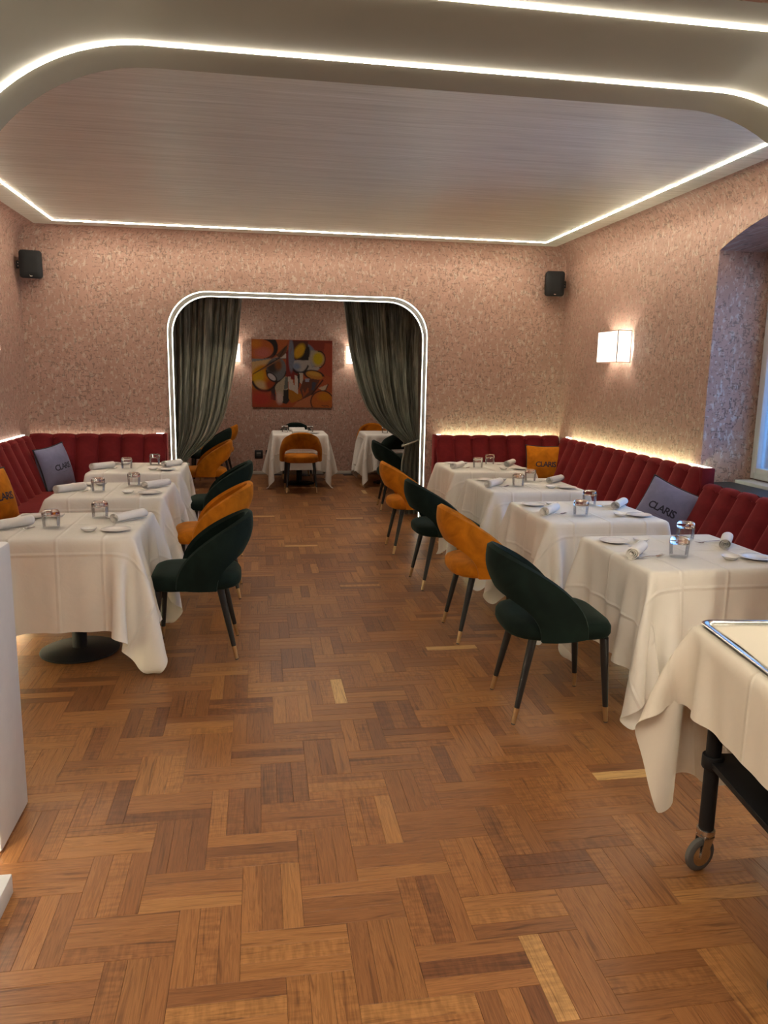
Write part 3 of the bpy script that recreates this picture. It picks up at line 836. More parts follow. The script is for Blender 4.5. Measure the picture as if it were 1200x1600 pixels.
# ------------------------------------------------------------------ table settings
def glass_mb():
    # upturned tumbler: rim on the table, thin wall, thick solid base on top
    mb = MB(); mb.lathe([(0.0425, 0.0), (0.0455, 0.03), (0.0470, 0.066)], 24, cap=False)
    mb.lathe([(0.0, 0.071), (0.034, 0.070), (0.0455, 0.0662), (0.0474, 0.068), (0.0472, 0.080), (0.0445, 0.091), (0.036, 0.0985), (0.0, 0.0995)], 24, cap=False)
    mb.nwall = 24 * 2; return mb
def napkin_mb(seed):
    rg = random.Random(seed); mb = MB(); Lh, R = 0.11, 0.029; turns = 3.2
    nA = 72; rows = []
    for i, x in enumerate((-Lh, -Lh * 0.95, -Lh * 0.4, 0.1 * Lh, Lh * 0.6, Lh)):
        r = []
        tw = rg.uniform(-0.15, 0.15)
        for k in range(nA):
            t_ = k / (nA - 1); a_ = -2 * PI * turns * t_ + tw - PI * 0.3; rr = 0.005 + (R - 0.005) * t_
            r.append((x + 0.006 * math.sin(t_ * 20) * (1 if i in (0, 5) else 0), rr * math.cos(a_) * 1.12, R + rr * math.sin(a_)))
        rows.append(r)
    mb.grid(rows)
    return mb
def fork_mb():
    mb = MB(); pts = [(-0.095, 0.006), (-0.06, 0.0075), (-0.02, 0.0045), (0.02, 0.003), (0.045, 0.0035), (0.055, 0.010), (0.062, 0.0115)]
    zc = [0.002, 0.004, 0.006, 0.007, 0.005, 0.003, 0.0035]
    top = [[(x, -w, z + 0.0008), (x, 0, z + 0.0022), (x, w, z + 0.0008)] for (x, w), z in zip(pts, zc)]
    bot = [[(x, w, z - 0.0006), (x, -w, z - 0.0006)] for (x, w), z in zip(pts, zc)]
    mb.grid([a_ + b_ for a_, b_ in zip(top, bot)], True)
    n_ = 5; mb.f.append(tuple(range(n_))); e = (len(pts) - 1) * n_; mb.f.append(tuple(range(e, e + n_))[::-1])
    for k in range(4):
        y = -0.0095 + 0.00633 * k
        mb.tube([(0.060, y, 0.0035), (0.078, y, 0.005), (0.100, y, 0.010)], [0.0016, 0.0015, 0.0008], 6)
    return mb
PLATE = [(0.0, 0.004), (0.04, 0.004), (0.050, 0.0075), (0.076, 0.0115), (0.078, 0.0125), (0.075, 0.0135), (0.05, 0.010), (0.038, 0.0065), (0.0, 0.0065)]
DISH = [(0.0, 0.002), (0.024, 0.002), (0.026, 0.003), (0.041, 0.017), (0.0425, 0.0185), (0.040, 0.018), (0.025, 0.008), (0.0, 0.007)]
def round_mb(prof):
    mb = MB(); mb.lathe(prof, 36, cap=False); return mb
item_mesh = {}
def item(kind, key, x, y, rz, label, cat, group, dz=0.0):
    name, build, mat, sm = {
        'glass': ('tumbler', glass_mb, 'thin_glass', True), 'napkin0': ('rolled_napkin', lambda: napkin_mb(1), 'napkin', True),
        'napkin1': ('rolled_napkin', lambda: napkin_mb(2), 'napkin', True), 'fork': ('fork', fork_mb, 'steel', True),
        'plate': ('bread_plate', lambda: round_mb(PLATE), 'porcelain', True), 'dish': ('butter_dish', lambda: round_mb(DISH), 'porcelain', True)}[kind]
    if kind not in item_mesh:
        o = build().build(name, mat, None, smooth=sm); item_mesh[kind] = o.data
        if kind == 'glass':
            o.data.materials.append(MAT['glass'])
            for p_ in o.data.polygons:
                if p_.center.z > 0.0655: p_.material_index = 1
        if kind.startswith('napkin'):
            md = o.modifiers.new('thick', 'SOLIDIFY'); md.thickness = 0.0022; md.offset = 0
    else:
        o = bpy.data.objects.new(name, item_mesh[kind]); COL.objects.link(o)
        if kind.startswith('napkin'):
            md = o.modifiers.new('thick', 'SOLIDIFY'); md.thickness = 0.0022; md.offset = 0
    tx, ty, _ = TPOS[key]
    o.location = (tx + x, ty + y, CLOTH_Z + dz); o.rotation_euler = (0, 0, rz)
    return tag(o, label, cat, group)
def setting(key, side, jit, flip=False):
    """side +1: diner on the +x side; pattern turned by 180 degrees for -1"""
    x, y, where = TPOS[key]; r = random.Random(sum(ord(ch) for ch in key) + side * 7 + 3)
    seat = ('bench side' if (side > 0) == key.startswith('R') else 'chair side') if key[0] in 'RL' else ('near side' if side < 0 else 'far side')
    def p(a_, b_): return side * a_ + r.uniform(-jit, jit), side * b_ + r.uniform(-jit, jit)
    rot = 0 if side > 0 else PI
    w = seat + ' of ' + where
    a_ = p(0.285, 0.085); item('napkin%d' % (side > 0), key, *a_, rot + rad(50) + r.uniform(-.12, .12), 'rolled white napkin on the ' + w, 'napkin', 'rolled napkins')
    a_ = p(0.265, -0.215); item('plate', key, *a_, 0, 'white bread plate on the ' + w, 'plate', 'bread plates')
    a_ = p(0.135, -0.205); item('dish', key, *a_, 0, 'small white butter dish on the ' + w, 'dish', 'butter dishes')
    a_ = p(0.245, 0.155) if side > 0 else p(0.262, 0.145); item('fork', key, a_[0], a_[1] , rot + (rad(195) if side > 0 else rad(195)), 'steel fork lying on the ' + w, 'fork', 'forks')
for key in ('R1', 'R2', 'R3', 'R4', 'L1', 'L2', 'L3'):
    j = 0.012
    setting(key, 1, j); setting(key, -1, j)
    x, y, where = TPOS[key]
    g1 = {'R1': (-0.10, -0.13), 'R2': (-0.105, -0.18)}.get(key, (-0.09, -0.10)); g2 = {'R1': (0.15, 0.24), 'R2': (0.13, 0.22)}.get(key, (0.11, 0.18))
    for g, sd in ((g1, 'nearer'), (g2, 'farther')):
        item('glass', key, g[0], g[1], 0.2, sd + ' upturned clear tumbler on ' + where, 'glass', 'upturned tumblers')
# alcove tables
for key, pts in (('C', ((-0.20, 0.03), (0.16, 0.03))), ('AR', ((-0.07, -0.10),))):
    for i, g in enumerate(pts):
        lab = ('left' if i == 0 else 'right') + ' clear tumbler on ' + TPOS[key][2] if key == 'C' else 'clear tumbler on ' + TPOS[key][2]
        item('glass', key, g[0], g[1], 0, lab, 'glass', 'upturned tumblers')
item('napkin0', 'C', -0.02, 0.22, 0, 'rolled white napkin on the far side of ' + TPOS['C'][2], 'napkin', 'rolled napkins')
item('napkin1', 'C', 0.0, -0.24, 0.05, 'rolled white napkin on the near side of ' + TPOS['C'][2], 'napkin', 'rolled napkins')
item('plate', 'C', 0.20, -0.22, 0, 'white bread plate on ' + TPOS['C'][2], 'plate', 'bread plates')

# ------------------------------------------------------------------ serving trolley
A0 = Vector((1.425, 2.265, 0)); dd = Vector((-0.142, -0.99, 0)).normalized(); ee = Vector((0.99, -0.142, 0)).normalized()
TL, TW, TRZ = 0.86, 0.50, 0.795
rzt = math.atan2(ee.y, ee.x)
cen = A0 + dd * TL / 2 + ee * TW / 2
tr = thing('serving_trolley', 'black two-tier serving trolley on castors at the right edge', 'trolley', (cen.x, cen.y, 0), rzt)
hx, hy = TW / 2, TL / 2
def tshelf(name, z, ins):
    MB().box(-hx + 0.018, hx - 0.018, -hy + ins, hy - ins, z, z + 0.022).build(name, 'blackm', tr, bevel=0.004)
tshelf('top_shelf', TRZ - 0.036, 0.02); tshelf('lower_shelf', 0.372, 0.13)
for sx in (-1, 1):
    for sy in (-1, 1):
        px, py = sx * (hx - 0.035), sy * (hy - 0.165)
        leg = MB().lathe([(0.024, 0.145), (0.024, TRZ - 0.03)], 18, (px, py, 0)).build('post', 'blackm', tr, smooth=True)
        MB().lathe([(0.032, 0.362), (0.034, 0.366), (0.034, 0.402), (0.032, 0.406)], 18, (px, py, 0)).build('collar', 'blackm', leg, smooth=True)
        ca = MB(); ca.lathe([(0.027, 0.128), (0.029, 0.132), (0.029, 0.146), (0.022, 0.149)], 18, (px, py, 0)); ca.lathe([(0.020, 0.118), (0.020, 0.13)], 14, (px, py, 0))
        # fork: two cheeks leaning back to the axle
        wx, wy = px - 0.012, py - 0.018
        for s in (-1, 1):
            q = s * 0.0165
            ca.add([(px + q, py - 0.022, 0.122), (px + q, py + 0.022, 0.122), (px + q, wy + 0.012, 0.05), (px + q, wy - 0.012, 0.05)] +
                   [(px + q + s * 0.003, py - 0.022, 0.122), (px + q + s * 0.003, py + 0.022, 0.122), (px + q + s * 0.003, wy + 0.012, 0.05), (px + q + s * 0.003, wy - 0.012, 0.05)],
                   [(0, 1, 2, 3), (7, 6, 5, 4), (0, 4, 5, 1), (1, 5, 6, 2), (2, 6, 7, 3), (3, 7, 4, 0)])
        ca.box(px - 0.0195, px + 0.0195, py - 0.022, py + 0.022, 0.116, 0.123)
        sw_ = rad(-68)
        def swiv(vs): return [(px + (x - px) * math.cos(sw_) - (y - py) * math.sin(sw_), py + (x - px) * math.sin(sw_) + (y - py) * math.cos(sw_), z) for x, y, z in vs]
        ca.v = swiv(ca.v)
        cas = ca.build('castor', 'chrome', tr, smooth=True)
        # wheel with axis along local x
        def wheel(prof, mat, nm):
            m_ = MB(); m_.lathe(prof, 28); m_.v = swiv([(px + v[2], wy + v[0], 0.0575 + v[1]) for v in m_.v]); return m_.build(nm, mat, cas, smooth=True)
        wheel([(0.038, -0.011), (0.050, -0.011), (0.0560, -0.007), (0.0575, 0.0), (0.0560, 0.007), (0.050, 0.011), (0.038, 0.011)], 'rubber', 'wheel')
        wheel([(0.006, -0.018), (0.010, -0.0135), (0.034, -0.0120), (0.037, -0.0115), (0.037, 0.0115), (0.034, 0.0120), (0.010, 0.0135), (0.006, 0.018)], 'chrome', 'wheel_hub')
tcl = drape(hx + 0.002, hy, (0.27, 0.27, 0.30, 0.56), TRZ - 0.004, 1, 240, 12, 0.004, 9)[0]
tcl.materials.append(MAT['trolleycloth'])
o = bpy.data.objects.new('trolley_cloth', tcl); COL.objects.link(o); o.location = (cen.x, cen.y, 0); o.rotation_euler = (0, 0, rzt); subsurf(o, 1)
tag(o, 'yellow-lit linen cloth draped over the serving trolley', 'tablecloth')
# steel tray with rolled rim
def rrect(hx_, hy_, r, n=6):
    p = []
    for cx, cy, a0 in ((hx_ - r, hy_ - r, 0), (-hx_ + r, hy_ - r, PI / 2), (-hx_ + r, -hy_ + r, PI), (hx_ - r, -hy_ + r, 3 * PI / 2)):
        for k in range(n + 1): p.append((cx + r * math.cos(a0 + PI / 2 * k / n), cy + r * math.sin(a0 + PI / 2 * k / n)))
    return p
mb = MB(); ty_, tx_ = 0.30, 0.225
rows = [[(x, y, z) for x, y in rrect(tx_ - i, ty_ - i, max(0.012, 0.05 - i))] for i, z in ((0.001, 0.010), (0.0, 0.0125), (0.003, 0.014), (0.008, 0.0138), (0.020, 0.0125), (0.026, 0.006), (0.032, 0.003), (0.10, 0.0025))]
mb.grid(rows, True); k0 = (len(rows) - 1) * len(rows[0]); mb.f.append(tuple(range(k0, k0 + len(rows[0]))))
tray = mb.build('steel_tray', 'steel', smooth=True)
tcen = A0 + dd * (0.012 + ty_) + ee * (0.008 + tx_)
tray.location = (tcen.x, tcen.y, TRZ + 0.002); tray.rotation_euler = (0, 0, rzt)
md = tray.modifiers.new('thick', 'SOLIDIFY'); md.thickness = 0.0012
tag(tray, 'shiny steel tray with rolled rim on the yellow-lit trolley cloth', 'tray')
mb = MB(); nn = 24; rows = []
for i in range(nn + 1):
    r = []
    for j in range(nn + 1):
        x = (-1 + 2 * i / nn) * (tx_ - 0.034); y = (-1 + 2 * j / nn) * (ty_ - 0.034)
        r.append((x, y, 0.0065 + 0.0018 * math.sin(x * 31 + 1) * math.sin(y * 23) + 0.003 * max(0, 1 - abs(x - 0.06) / 0.006)))
    rows.append(r)
mb.grid(rows); ln = mb.build('tray_liner', 'trolleycloth', smooth=True); ln.location = (tcen.x, tcen.y, TRZ + 0.002); ln.rotation_euler = (0, 0, rzt)
md = ln.modifiers.new('thick', 'SOLIDIFY'); md.thickness = 0.002
tag(ln, 'folded cream cloth lining the steel tray', 'napkin')

# ------------------------------------------------------------------ curtains
def curtain(label, outer, inner, ties, side, folds, amp, seed):
    """outer / inner: (z, x) control points; side -1 = left curtain"""
    rg = np.random.default_rng(seed)
    zs = np.concatenate([np.linspace(2.58, ties[0], 46), np.linspace(ties[0], 0.012, 22)[1:]])
    oz = np.array(outer)[::-1]; iz = np.array(inner)[::-1]
    xo = np.interp(zs, oz[:, 0], oz[:, 1]); xi = np.interp(zs, iz[:, 0], iz[:, 1])
    for _ in range(2):
        xi[1:-1] = (xi[:-2] + 2 * xi[1:-1] + xi[2:]) / 4; xo[1:-1] = (xo[:-2] + 2 * xo[1:-1] + xo[2:]) / 4
    nu = folds * 12 + 1; u = np.linspace(0, 1, nu)
    warp = u + 0.012 * np.sin(2 * PI * u * 2.3 + 1) + 0.02 * np.sin(2 * PI * u * 3.7 + 2)
    av = 0.65 + 0.35 * np.sin(2 * PI * u * folds * 0.37 + rg.uniform(0, 6))
    mb = MB(); rows = []
    for j, z in enumerate(zs):
        w = abs(xi[j] - xo[j]); a_ = amp * (0.55 + 0.45 * min(1, w / 0.6))
        d = abs(z - ties[0]); pin = 1 - 0.45 * math.exp(-(d / 0.12) ** 2)
        ph = 2 * PI * folds * warp + 0.25 * np.sin(z * 3 + u * 5)
        y = 8.50 + a_ * av * np.sin(ph) * pin - 0.025 * math.exp(-(d / 0.15) ** 2)
        sh = 0.35 * w / folds * np.cos(ph * 1.0) * pin * 0.5
        x = xo[j] + (xi[j] - xo[j]) * u + sh
        rows.append([(float(x[k]), float(y[k]), float(z)) for k in range(nu)])
    c = thing('curtain', label, 'curtain', (0, 0, 0), 0, 'tied-back archway curtains')
    mb.grid(rows); ob = mb.build('drape', 'curtain', c, smooth=True)
    me = ob.data; ul = me.uv_layers.new(name='UVMap')
    nv = len(zs)
    fu = np.zeros((len(me.loops), 2), np.float32); vi = np.zeros(len(me.loops), np.int32); me.loops.foreach_get('vertex_index', vi)
    fu[:, 0] = u[vi % nu] * 1.4 + seed; fu[:, 1] = zs[vi // nu]; ul.data.foreach_set('uv', fu.ravel())
    j = int(np.argmin(abs(zs - ties[0]))); xa, xb = sorted((xo[j], xi[j])); cx = (xa + xb) / 2; rx = (xb - xa) / 2 + 0.018
    jx = AXL + 0.0 if side < 0 else AXR
    m2 = MB(); ring = []
    for k in range(28):
        a2 = 2 * PI * k / 28; ring.append((cx + rx * math.cos(a2), 8.475 + 0.062 * math.sin(a2), ties[0] + 0.045 * math.cos(a2) * -side * -1))
    rr = []
    for off, th in ((-0.012, 0.0), (0.0, 0.006), (0.012, 0.0)):
        rr.append([(x + 0, y + (th if y > 8.475 else -th), z + off) for x, y, z in ring])
    m2.grid(rr, True); tb = m2.build('tie_back', 'tie', c, smooth=True); md = tb.modifiers.new('thick', 'SOLIDIFY'); md.thickness = 0.006
    return c
curtain('grey-green crushed velvet curtain tied back at the left side of the archway',
        [(2.58, -0.93), (1.2, -0.93), (0.62, -0.905), (0.3, -0.93), (0.0, -0.95)],
        [(2.58, -0.16), (2.37, -0.165), (1.87, -0.215), (1.45, -0.285), (1.12, -0.36), (0.91, -0.46), (0.76, -0.62), (0.64, -0.78), (0.4, -0.74), (0.0, -0.68)],
        (0.64,), -1, 10, 0.062, 1)
curtain('grey-green crushed velvet curtain tied back at the right side of the archway',
        [(2.58, 1.80), (1.2, 1.80), (0.85, 1.785), (0.5, 1.79), (0.0, 1.80)],
        [(2.58, 0.89), (2.38, 0.90), (1.88, 0.97), (1.5, 1.06), (1.2, 1.18), (1.0, 1.36), (0.90, 1.52), (0.84, 1.63), (0.62, 1.59), (0.0, 1.57)],
        (0.84,), 1, 11, 0.062, 2)
rod = tag(MB().tube([(-1.05, 8.5, 2.6), (1.95, 8.5, 2.6)], 0.014, 12).build('curtain_rod', 'alu', smooth=True), 'metal curtain rod above the archway curtains', 'curtain rod')

# ------------------------------------------------------------------ painting
def paint():
    W_, H_ = 144, 122
    gx, gy = np.meshgrid(np.linspace(98, 1048, W_), np.linspace(148, 952, H_)); C = np.zeros((H_, W_, 3))
    C[:] = (0.40, 0.10, 0.045)
    def blend(mask, col):
        m_ = np.clip(mask, 0, 1)[..., None]; C[:] = C * (1 - m_) + np.array(col) * m_
    def ell(cx, cy, rx, ry, col, rot=0, soft=0.08):
        a_ = math.radians(rot); dx, dy = gx - cx, gy - cy
        u, v = (dx * math.cos(a_) + dy * math.sin(a_)) / rx, (-dx * math.sin(a_) + dy * math.cos(a_)) / ry
        blend((1 - np.hypot(u, v)) / soft + 0.5, col)
    def ring(cx, cy, rx, ry, w, col, rot=0, a0=-180, a1=180):
        a_ = math.radians(rot); dx, dy = gx - cx, gy - cy
        u, v = (dx * math.cos(a_) + dy * math.sin(a_)) / rx, (-dx * math.sin(a_) + dy * math.cos(a_)) / ry
        an = np.degrees(np.arctan2(v, u)); ok = (an >= a0) & (an <= a1)
        blend(np.where(ok, 1.4 - np.abs(np.hypot(u, v) - 1) * min(rx, ry) / w, 0), col)
    def poly(pts, col):
        ins = np.zeros(gx.shape, bool); n_ = len(pts)
        for i in range(n_):
            (x0, y0), (x1, y1) = pts[i], pts[(i + 1) % n_]
            if y0 == y1: continue
            ins ^= ((gy < y0) != (gy < y1)) & (gx < (x1 - x0) * (gy - y0) / (y1 - y0) + x0)
        blend(ins.astype(float), col)
    def line(pts, w, col):
        for (x0, y0), (x1, y1) in zip(pts[:-1], pts[1:]):
            t_ = np.clip(((gx - x0) * (x1 - x0) + (gy - y0) * (y1 - y0)) / ((x1 - x0) ** 2 + (y1 - y0) ** 2 + 1e-9), 0, 1)
            blend(1.4 - np.hypot(gx - x0 - t_ * (x1 - x0), gy - y0 - t_ * (y1 - y0)) / w, col)
    O, R_, D, G, Y_, Wt, B_, DR = (0.60, 0.20, 0.03), (0.45, 0.09, 0.04), (0.022, 0.014, 0.012), (0.17, 0.16, 0.16), (0.62, 0.36, 0.03), (0.60, 0.50, 0.43), (0.19, 0.20, 0.24), (0.20, 0.035, 0.02)
    poly([(540, 140), (1060, 140), (1060, 420), (540, 420)], (0.26, 0.05, 0.03))
    poly([(960, 180), (1060, 180), (1060, 600), (900, 520)], (0.38, 0.08, 0.045))
    poly([(390, 140), (530, 140), (500, 220), (380, 330)], (0.46, 0.13, 0.05))
    ell(300, 240, 105, 130, D); ell(210, 265, 150, 125, (0.50, 0.14, 0.05)); ell(230, 310, 90, 60, (0.55, 0.17, 0.13), 0, 0.9); ell(150, 200, 60, 50, (0.62, 0.22, 0.05), 0, 0.9)
    ring(210, 262, 152, 118, 7, D, 0, -80, 80)
    poly([(98, 378), (330, 372), (210, 408), (98, 418)], (0.25, 0.23, 0.22))
    poly([(98, 415), (340, 375), (430, 330), (110, 560), (98, 570)], (0.62, 0.40, 0.20))
    poly([(380, 330), (520, 200), (500, 300), (430, 370)], (0.13, 0.06, 0.03))
    ell(245, 600, 150, 150, O, 0, 0.25); ell(170, 600, 70, 110, Y_, 20, 0.9); ell(200, 690, 70, 50, (0.62, 0.42, 0.24), 20, 0.9); ell(330, 680, 70, 70, (0.33, 0.07, 0.03), 0, 0.7)
    ring(245, 600, 150, 158, 16, D, 0, 10, 165)
    ell(385, 500, 115, 145, G, 8, 0.1); ell(340, 480, 70, 75, (0.045, 0.03, 0.025), 20, 0.8); ell(410, 450, 40, 60, (0.22, 0.08, 0.03), 0, 0.8)
    ring(385, 500, 117, 147, 8, D, 8, 0, 170)
    poly([(98, 570), (440, 365), (500, 365), (500, 372), (440, 378), (270, 480)], (0.30, 0.13, 0.06))
    line([(110, 560), (410, 370), (500, 225)], 5, D)
    poly([(500, 305), (500, 368), (428, 368)], Wt); line([(375, 372), (500, 370)], 4, D)
    ell(330, 590, 66, 34, (0.55, 0.47, 0.46), 40); ring(330, 590, 66, 34, 6, D, 40)
    poly([(498, 300), (540, 240), (560, 480), (640, 560), (600, 620), (498, 580)], (0.20, 0.03, 0.025))
    poly([(380, 680), (490, 580), (520, 590), (520, 730), (450, 900), (400, 880), (365, 720)], (0.44, 0.36, 0.26))
    ell(420, 840, 40, 70, (0.62, 0.45, 0.40), 0, 0.8); poly([(488, 590), (522, 590), (522, 720), (470, 742)], (0.15, 0.15, 0.13))
    poly([(320, 740), (365, 710), (375, 870), (315, 860)], (0.05, 0.03, 0.03))
    poly([(470, 745), (530, 735), (545, 860), (500, 915), (455, 900)], (0.03, 0.022, 0.018))
    poly([(525, 735), (590, 740), (690, 800), (680, 850), (560, 900), (530, 850)], (0.42, 0.17, 0.035))
    poly([(522, 585), (556, 585), (556, 615), (580, 622), (585, 680), (600, 680), (600, 560), (638, 580), (640, 795), (585, 755), (525, 730)], Wt)
    ell(700, 360, 160, 180, B_, 0, 0.1); poly([(560, 160), (760, 160), (765, 380), (600, 385), (580, 300)], (0.10, 0.03, 0.02))
    ell(840, 360, 115, 90, (0.42, 0.35, 0.27), 20, 0.25)
    ell(720, 450, 110, 65, (0.36, 0.33, 0.32), 0, 0.6); poly([(600, 388), (780, 382), (800, 470), (920, 450), (880, 500), (760, 525), (640, 510), (560, 470)], (0.44, 0.38, 0.34))
    ell(620, 460, 50, 40, (0.20, 0.24, 0.33), 0, 0.9); ell(700, 290, 85, 95, D, 0, 0.3)
    ell(660, 275, 55, 90, Y_, 30, 0.5); ell(640, 300, 35, 50, (0.66, 0.33, 0.03), 30, 0.8); poly([(730, 250), (772, 225), (768, 385), (625, 378), (700, 345)], D)
    ell(880, 365, 62, 78, (0.58, 0.42, 0.03), 0, 0.6); ring(885, 375, 78, 100, 6, D, 10, -110, 70)
    ring(660, 350, 118, 190, 10, D, 0, 30, 150); ring(560, 330, 22, 130, 12, B_)
    poly([(655, 540), (702, 535), (700, 680), (660, 650)], (0.56, 0.45, 0.36)); poly([(635, 560), (660, 545), (655, 690), (640, 740)], D)
    ell(830, 560, 110, 50, (0.50, 0.22, 0.06), 10, 0.2); ell(830, 545, 80, 24, (0.60, 0.32, 0.08), 10, 0.6); ring(830, 558, 112, 52, 7, D, 10, 110, 180); ring(830, 558, 112, 52, 7, D, 10, -180, 0)
    poly([(700, 620), (800, 600), (900, 620), (820, 780), (700, 850), (660, 740)], (0.13, 0.05, 0.03)); poly([(725, 600), (778, 600), (772, 645), (725, 645)], (0.33, 0.32, 0.38))
    poly([(810, 640), (860, 650), (830, 740), (800, 740)], (0.06, 0.06, 0.08)); line([(935, 622), (800, 800), (640, 880)], 9, D)
    poly([(690, 720), (720, 780), (760, 700), (770, 760), (700, 830)], (0.33, 0.09, 0.04))
    poly([(880, 715), (1005, 665), (970, 735), (930, 745)], (0.58, 0.43, 0.30)); line([(1000, 670), (970, 740)], 6, D)
    poly([(560, 955), (640, 880), (800, 800), (1060, 770), (1060, 960)], (0.50, 0.18, 0.09)); ell(930, 880, 135, 130, (0.50, 0.15, 0.05), 0, 0.1); ell(960, 820, 80, 50, (0.56, 0.22, 0.04), 0, 0.8)
    ring(930, 880, 137, 132, 7, D); line([(925, 925), (955, 935), (985, 925), (1010, 938)], 4, (0.05, 0.02, 0.02))
    ell(200, 860, 130, 90, (0.46, 0.07, 0.05), 0, 0.9)
    lum = C.mean(-1, keepdims=True); C = np.clip(lum + (C - lum) * 1.15, 0.004, 1) * 0.54
    C *= (0.9 + 0.2 * np.random.default_rng(5).random(C.shape[:2]))[..., None]
    return C
PW, PH = 1.235, 1.03
pt = thing('abstract_painting', 'abstract canvas of orange, red, grey and white curved shapes on the alcove wall', 'painting', (0.527, YA - 0.003, 1.047))
MB().box(-PW / 2, PW / 2, -0.035, 0.0, 0, PH).build('canvas_edge', plain('painted_canvas_side', (0.40, 0.14, 0.08), 0.7), pt, bevel=0.003)
Cc = paint(); H_, W_ = Cc.shape[:2]
mb = MB(); mb.grid([[(-PW / 2 + 0.003 + (PW - 0.006) * i / (W_ - 1), -0.0362, PH - 0.003 - (PH - 0.006) * j / (H_ - 1)) for i in range(W_)] for j in range(H_)])
ob = mb.build('painted_face', None, pt); ca = ob.data.color_attributes.new('paint', 'FLOAT_COLOR', 'POINT')
ca.data.foreach_set('color', np.concatenate([Cc, np.ones((H_, W_, 1))], -1).astype(np.float32).ravel())
m, nt, b = new_mat('painted_canvas'); at = nt.nodes.new('ShaderNodeAttribute'); at.attribute_name = 'paint'
L(nt, at.outputs['Color'], b.inputs['Base Color']); setp(b, Roughness=0.6); b.inputs['Specular IOR Level'].default_value = 0.2; bump(nt, noise(nt, coord(nt), 60, 3), 0.2, 0.003, b)
ob.data.materials.append(m)

# ------------------------------------------------------------------ sconces
def sconce(label, loc, rz, power=0):
    """local: wall plane y = 0, room towards -y"""
    s = thing('wall_sconce', label, 'sconce', loc, rz, 'boxy wall sconces')
    w, d, h = 0.41, 0.14, 0.285
    MB().box(-0.10, 0.10, -0.012, -0.001, 0.06, h - 0.06).build('back_plate', 'bronze', s, bevel=0.003)
    mb = MB(); t_ = 0.004
    for x0, x1, y0, y1 in ((-w / 2, w / 2, -d, -d + t_), (-w / 2, -w / 2 + t_, -d + t_, -0.014), (w / 2 - t_, w / 2, -d + t_, -0.014)):
        mb.box(x0, x1, y0, y1, 0.008, h - 0.008)
    mb.build('shade', 'shade', s)
    f = 0.006; mb = MB()
    for x in (-w / 2, w / 2):
        for y in (-d, -0.012): mb.box(x - f / 2, x + f / 2, y - f / 2, y + f / 2, 0, h)
    for z in (0.004, h - 0.004):
        mb.box(-w / 2, w / 2, -d - f / 2, -d + f / 2, z - f / 2, z + f / 2)
        for x in (-w / 2, w / 2): mb.box(x - f / 2, x + f / 2, -d, -0.012, z - f / 2, z + f / 2)
    mb.build('frame', 'bronze', s)
    bl = MB().lathe([(0.012, 0.10), (0.014, 0.11), (0.014, 0.18), (0.008, 0.19)], 14, (0, -0.07, 0)).build('bulb', 'bulb', s, smooth=True)
    MB().box(-0.02, 0.02, -0.085, -0.012, 0.085, 0.10).build('bulb_holder', 'bronze', s)
    return s
MAT['bulb'] = emit('sconce_bulb', (1.0, 0.93, 0.76), 420)
sconce('lit white box sconce on the right wall above the red bench', (XR, 6.727, 1.725), -PI / 2)
sconce('lit white box sconce at the left picture edge on the left wall', (XL, 6.745, 1.725), PI / 2)
sconce('lit white sconce on the alcove wall left of the painting, half behind the curtain', (-0.46, YA, 1.72), 0)
sconce('lit white sconce on the alcove wall right of the painting, half behind the curtain', (1.565, YA, 1.72), 0)

# ------------------------------------------------------------------ loudspeakers
def speaker(label, x, y, rz, side):
    s = thing('loudspeaker', label, 'loudspeaker', (x, y, 2.425), rz, 'corner loudspeakers')
    w, h, d = 0.20, 0.255, 0.14
    pts = rrect(w / 2, h / 2, 0.03, 5)
    mb = MB(); rows = [[(x_ * sc, yy, h / 2 + z_ * sc) for x_, z_ in pts] for sc, yy in ((0.62, d / 2), (0.80, d * 0.35), (0.97, -d * 0.1), (1.0, -d * 0.30), (1.0, -d * 0.42))]
    mb.grid(rows, True); n_ = len(pts); mb.f.append(tuple(range(n_))); e = (len(rows) - 1) * n_; mb.f.append(tuple(range(e, e + n_))[::-1])
    mb.build('cabinet', 'blackm', s, smooth=True)
    mb = MB(); rows = [[(x_ * sc, yy, h / 2 + z_ * sc) for x_, z_ in pts] for sc, yy in ((0.97, -d * 0.42), (0.97, -d * 0.47), (0.93, -d * 0.5), (0.5, -d * 0.52))]
    mb.grid(rows, True); e = (len(rows) - 1) * n_; mb.f.append(tuple(range(e, e + n_)))
    mb.build('grille', 'blackm', s, smooth=True)
    bd = MB().box(-0.012, 0.012, -d * 0.53, -d * 0.50, 0.016, 0.022).build('badge', 'steel', s); bd['label'] = 'small silver badge'
    # wall bracket at the side
    mb = MB().box(side * 0.095 - 0.012, side * 0.095 + 0.012, -0.02, 0.05, h / 2 - 0.03, h / 2 + 0.03).box(min(side * 0.10, side * 0.135), max(side * 0.10, side * 0.135), 0.0, 0.03, h / 2 - 0.035, h / 2 + 0.035)
    br = mb.build('bracket', 'blackm', s, bevel=0.004)
    for z in (-0.014, 0.014):
        MB().box(side * 0.118 - 0.004, side * 0.118 + 0.004, -0.003, 0.0, h / 2 + z - 0.004, h / 2 + z + 0.004).build('screw', 'steel', br)
    return s
speaker('black loudspeaker in the upper left corner of the room', -2.107, 8.03, rad(8), -1)
speaker('black loudspeaker in the upper right corner of the room', 3.10, 8.03, rad(-6), 1)

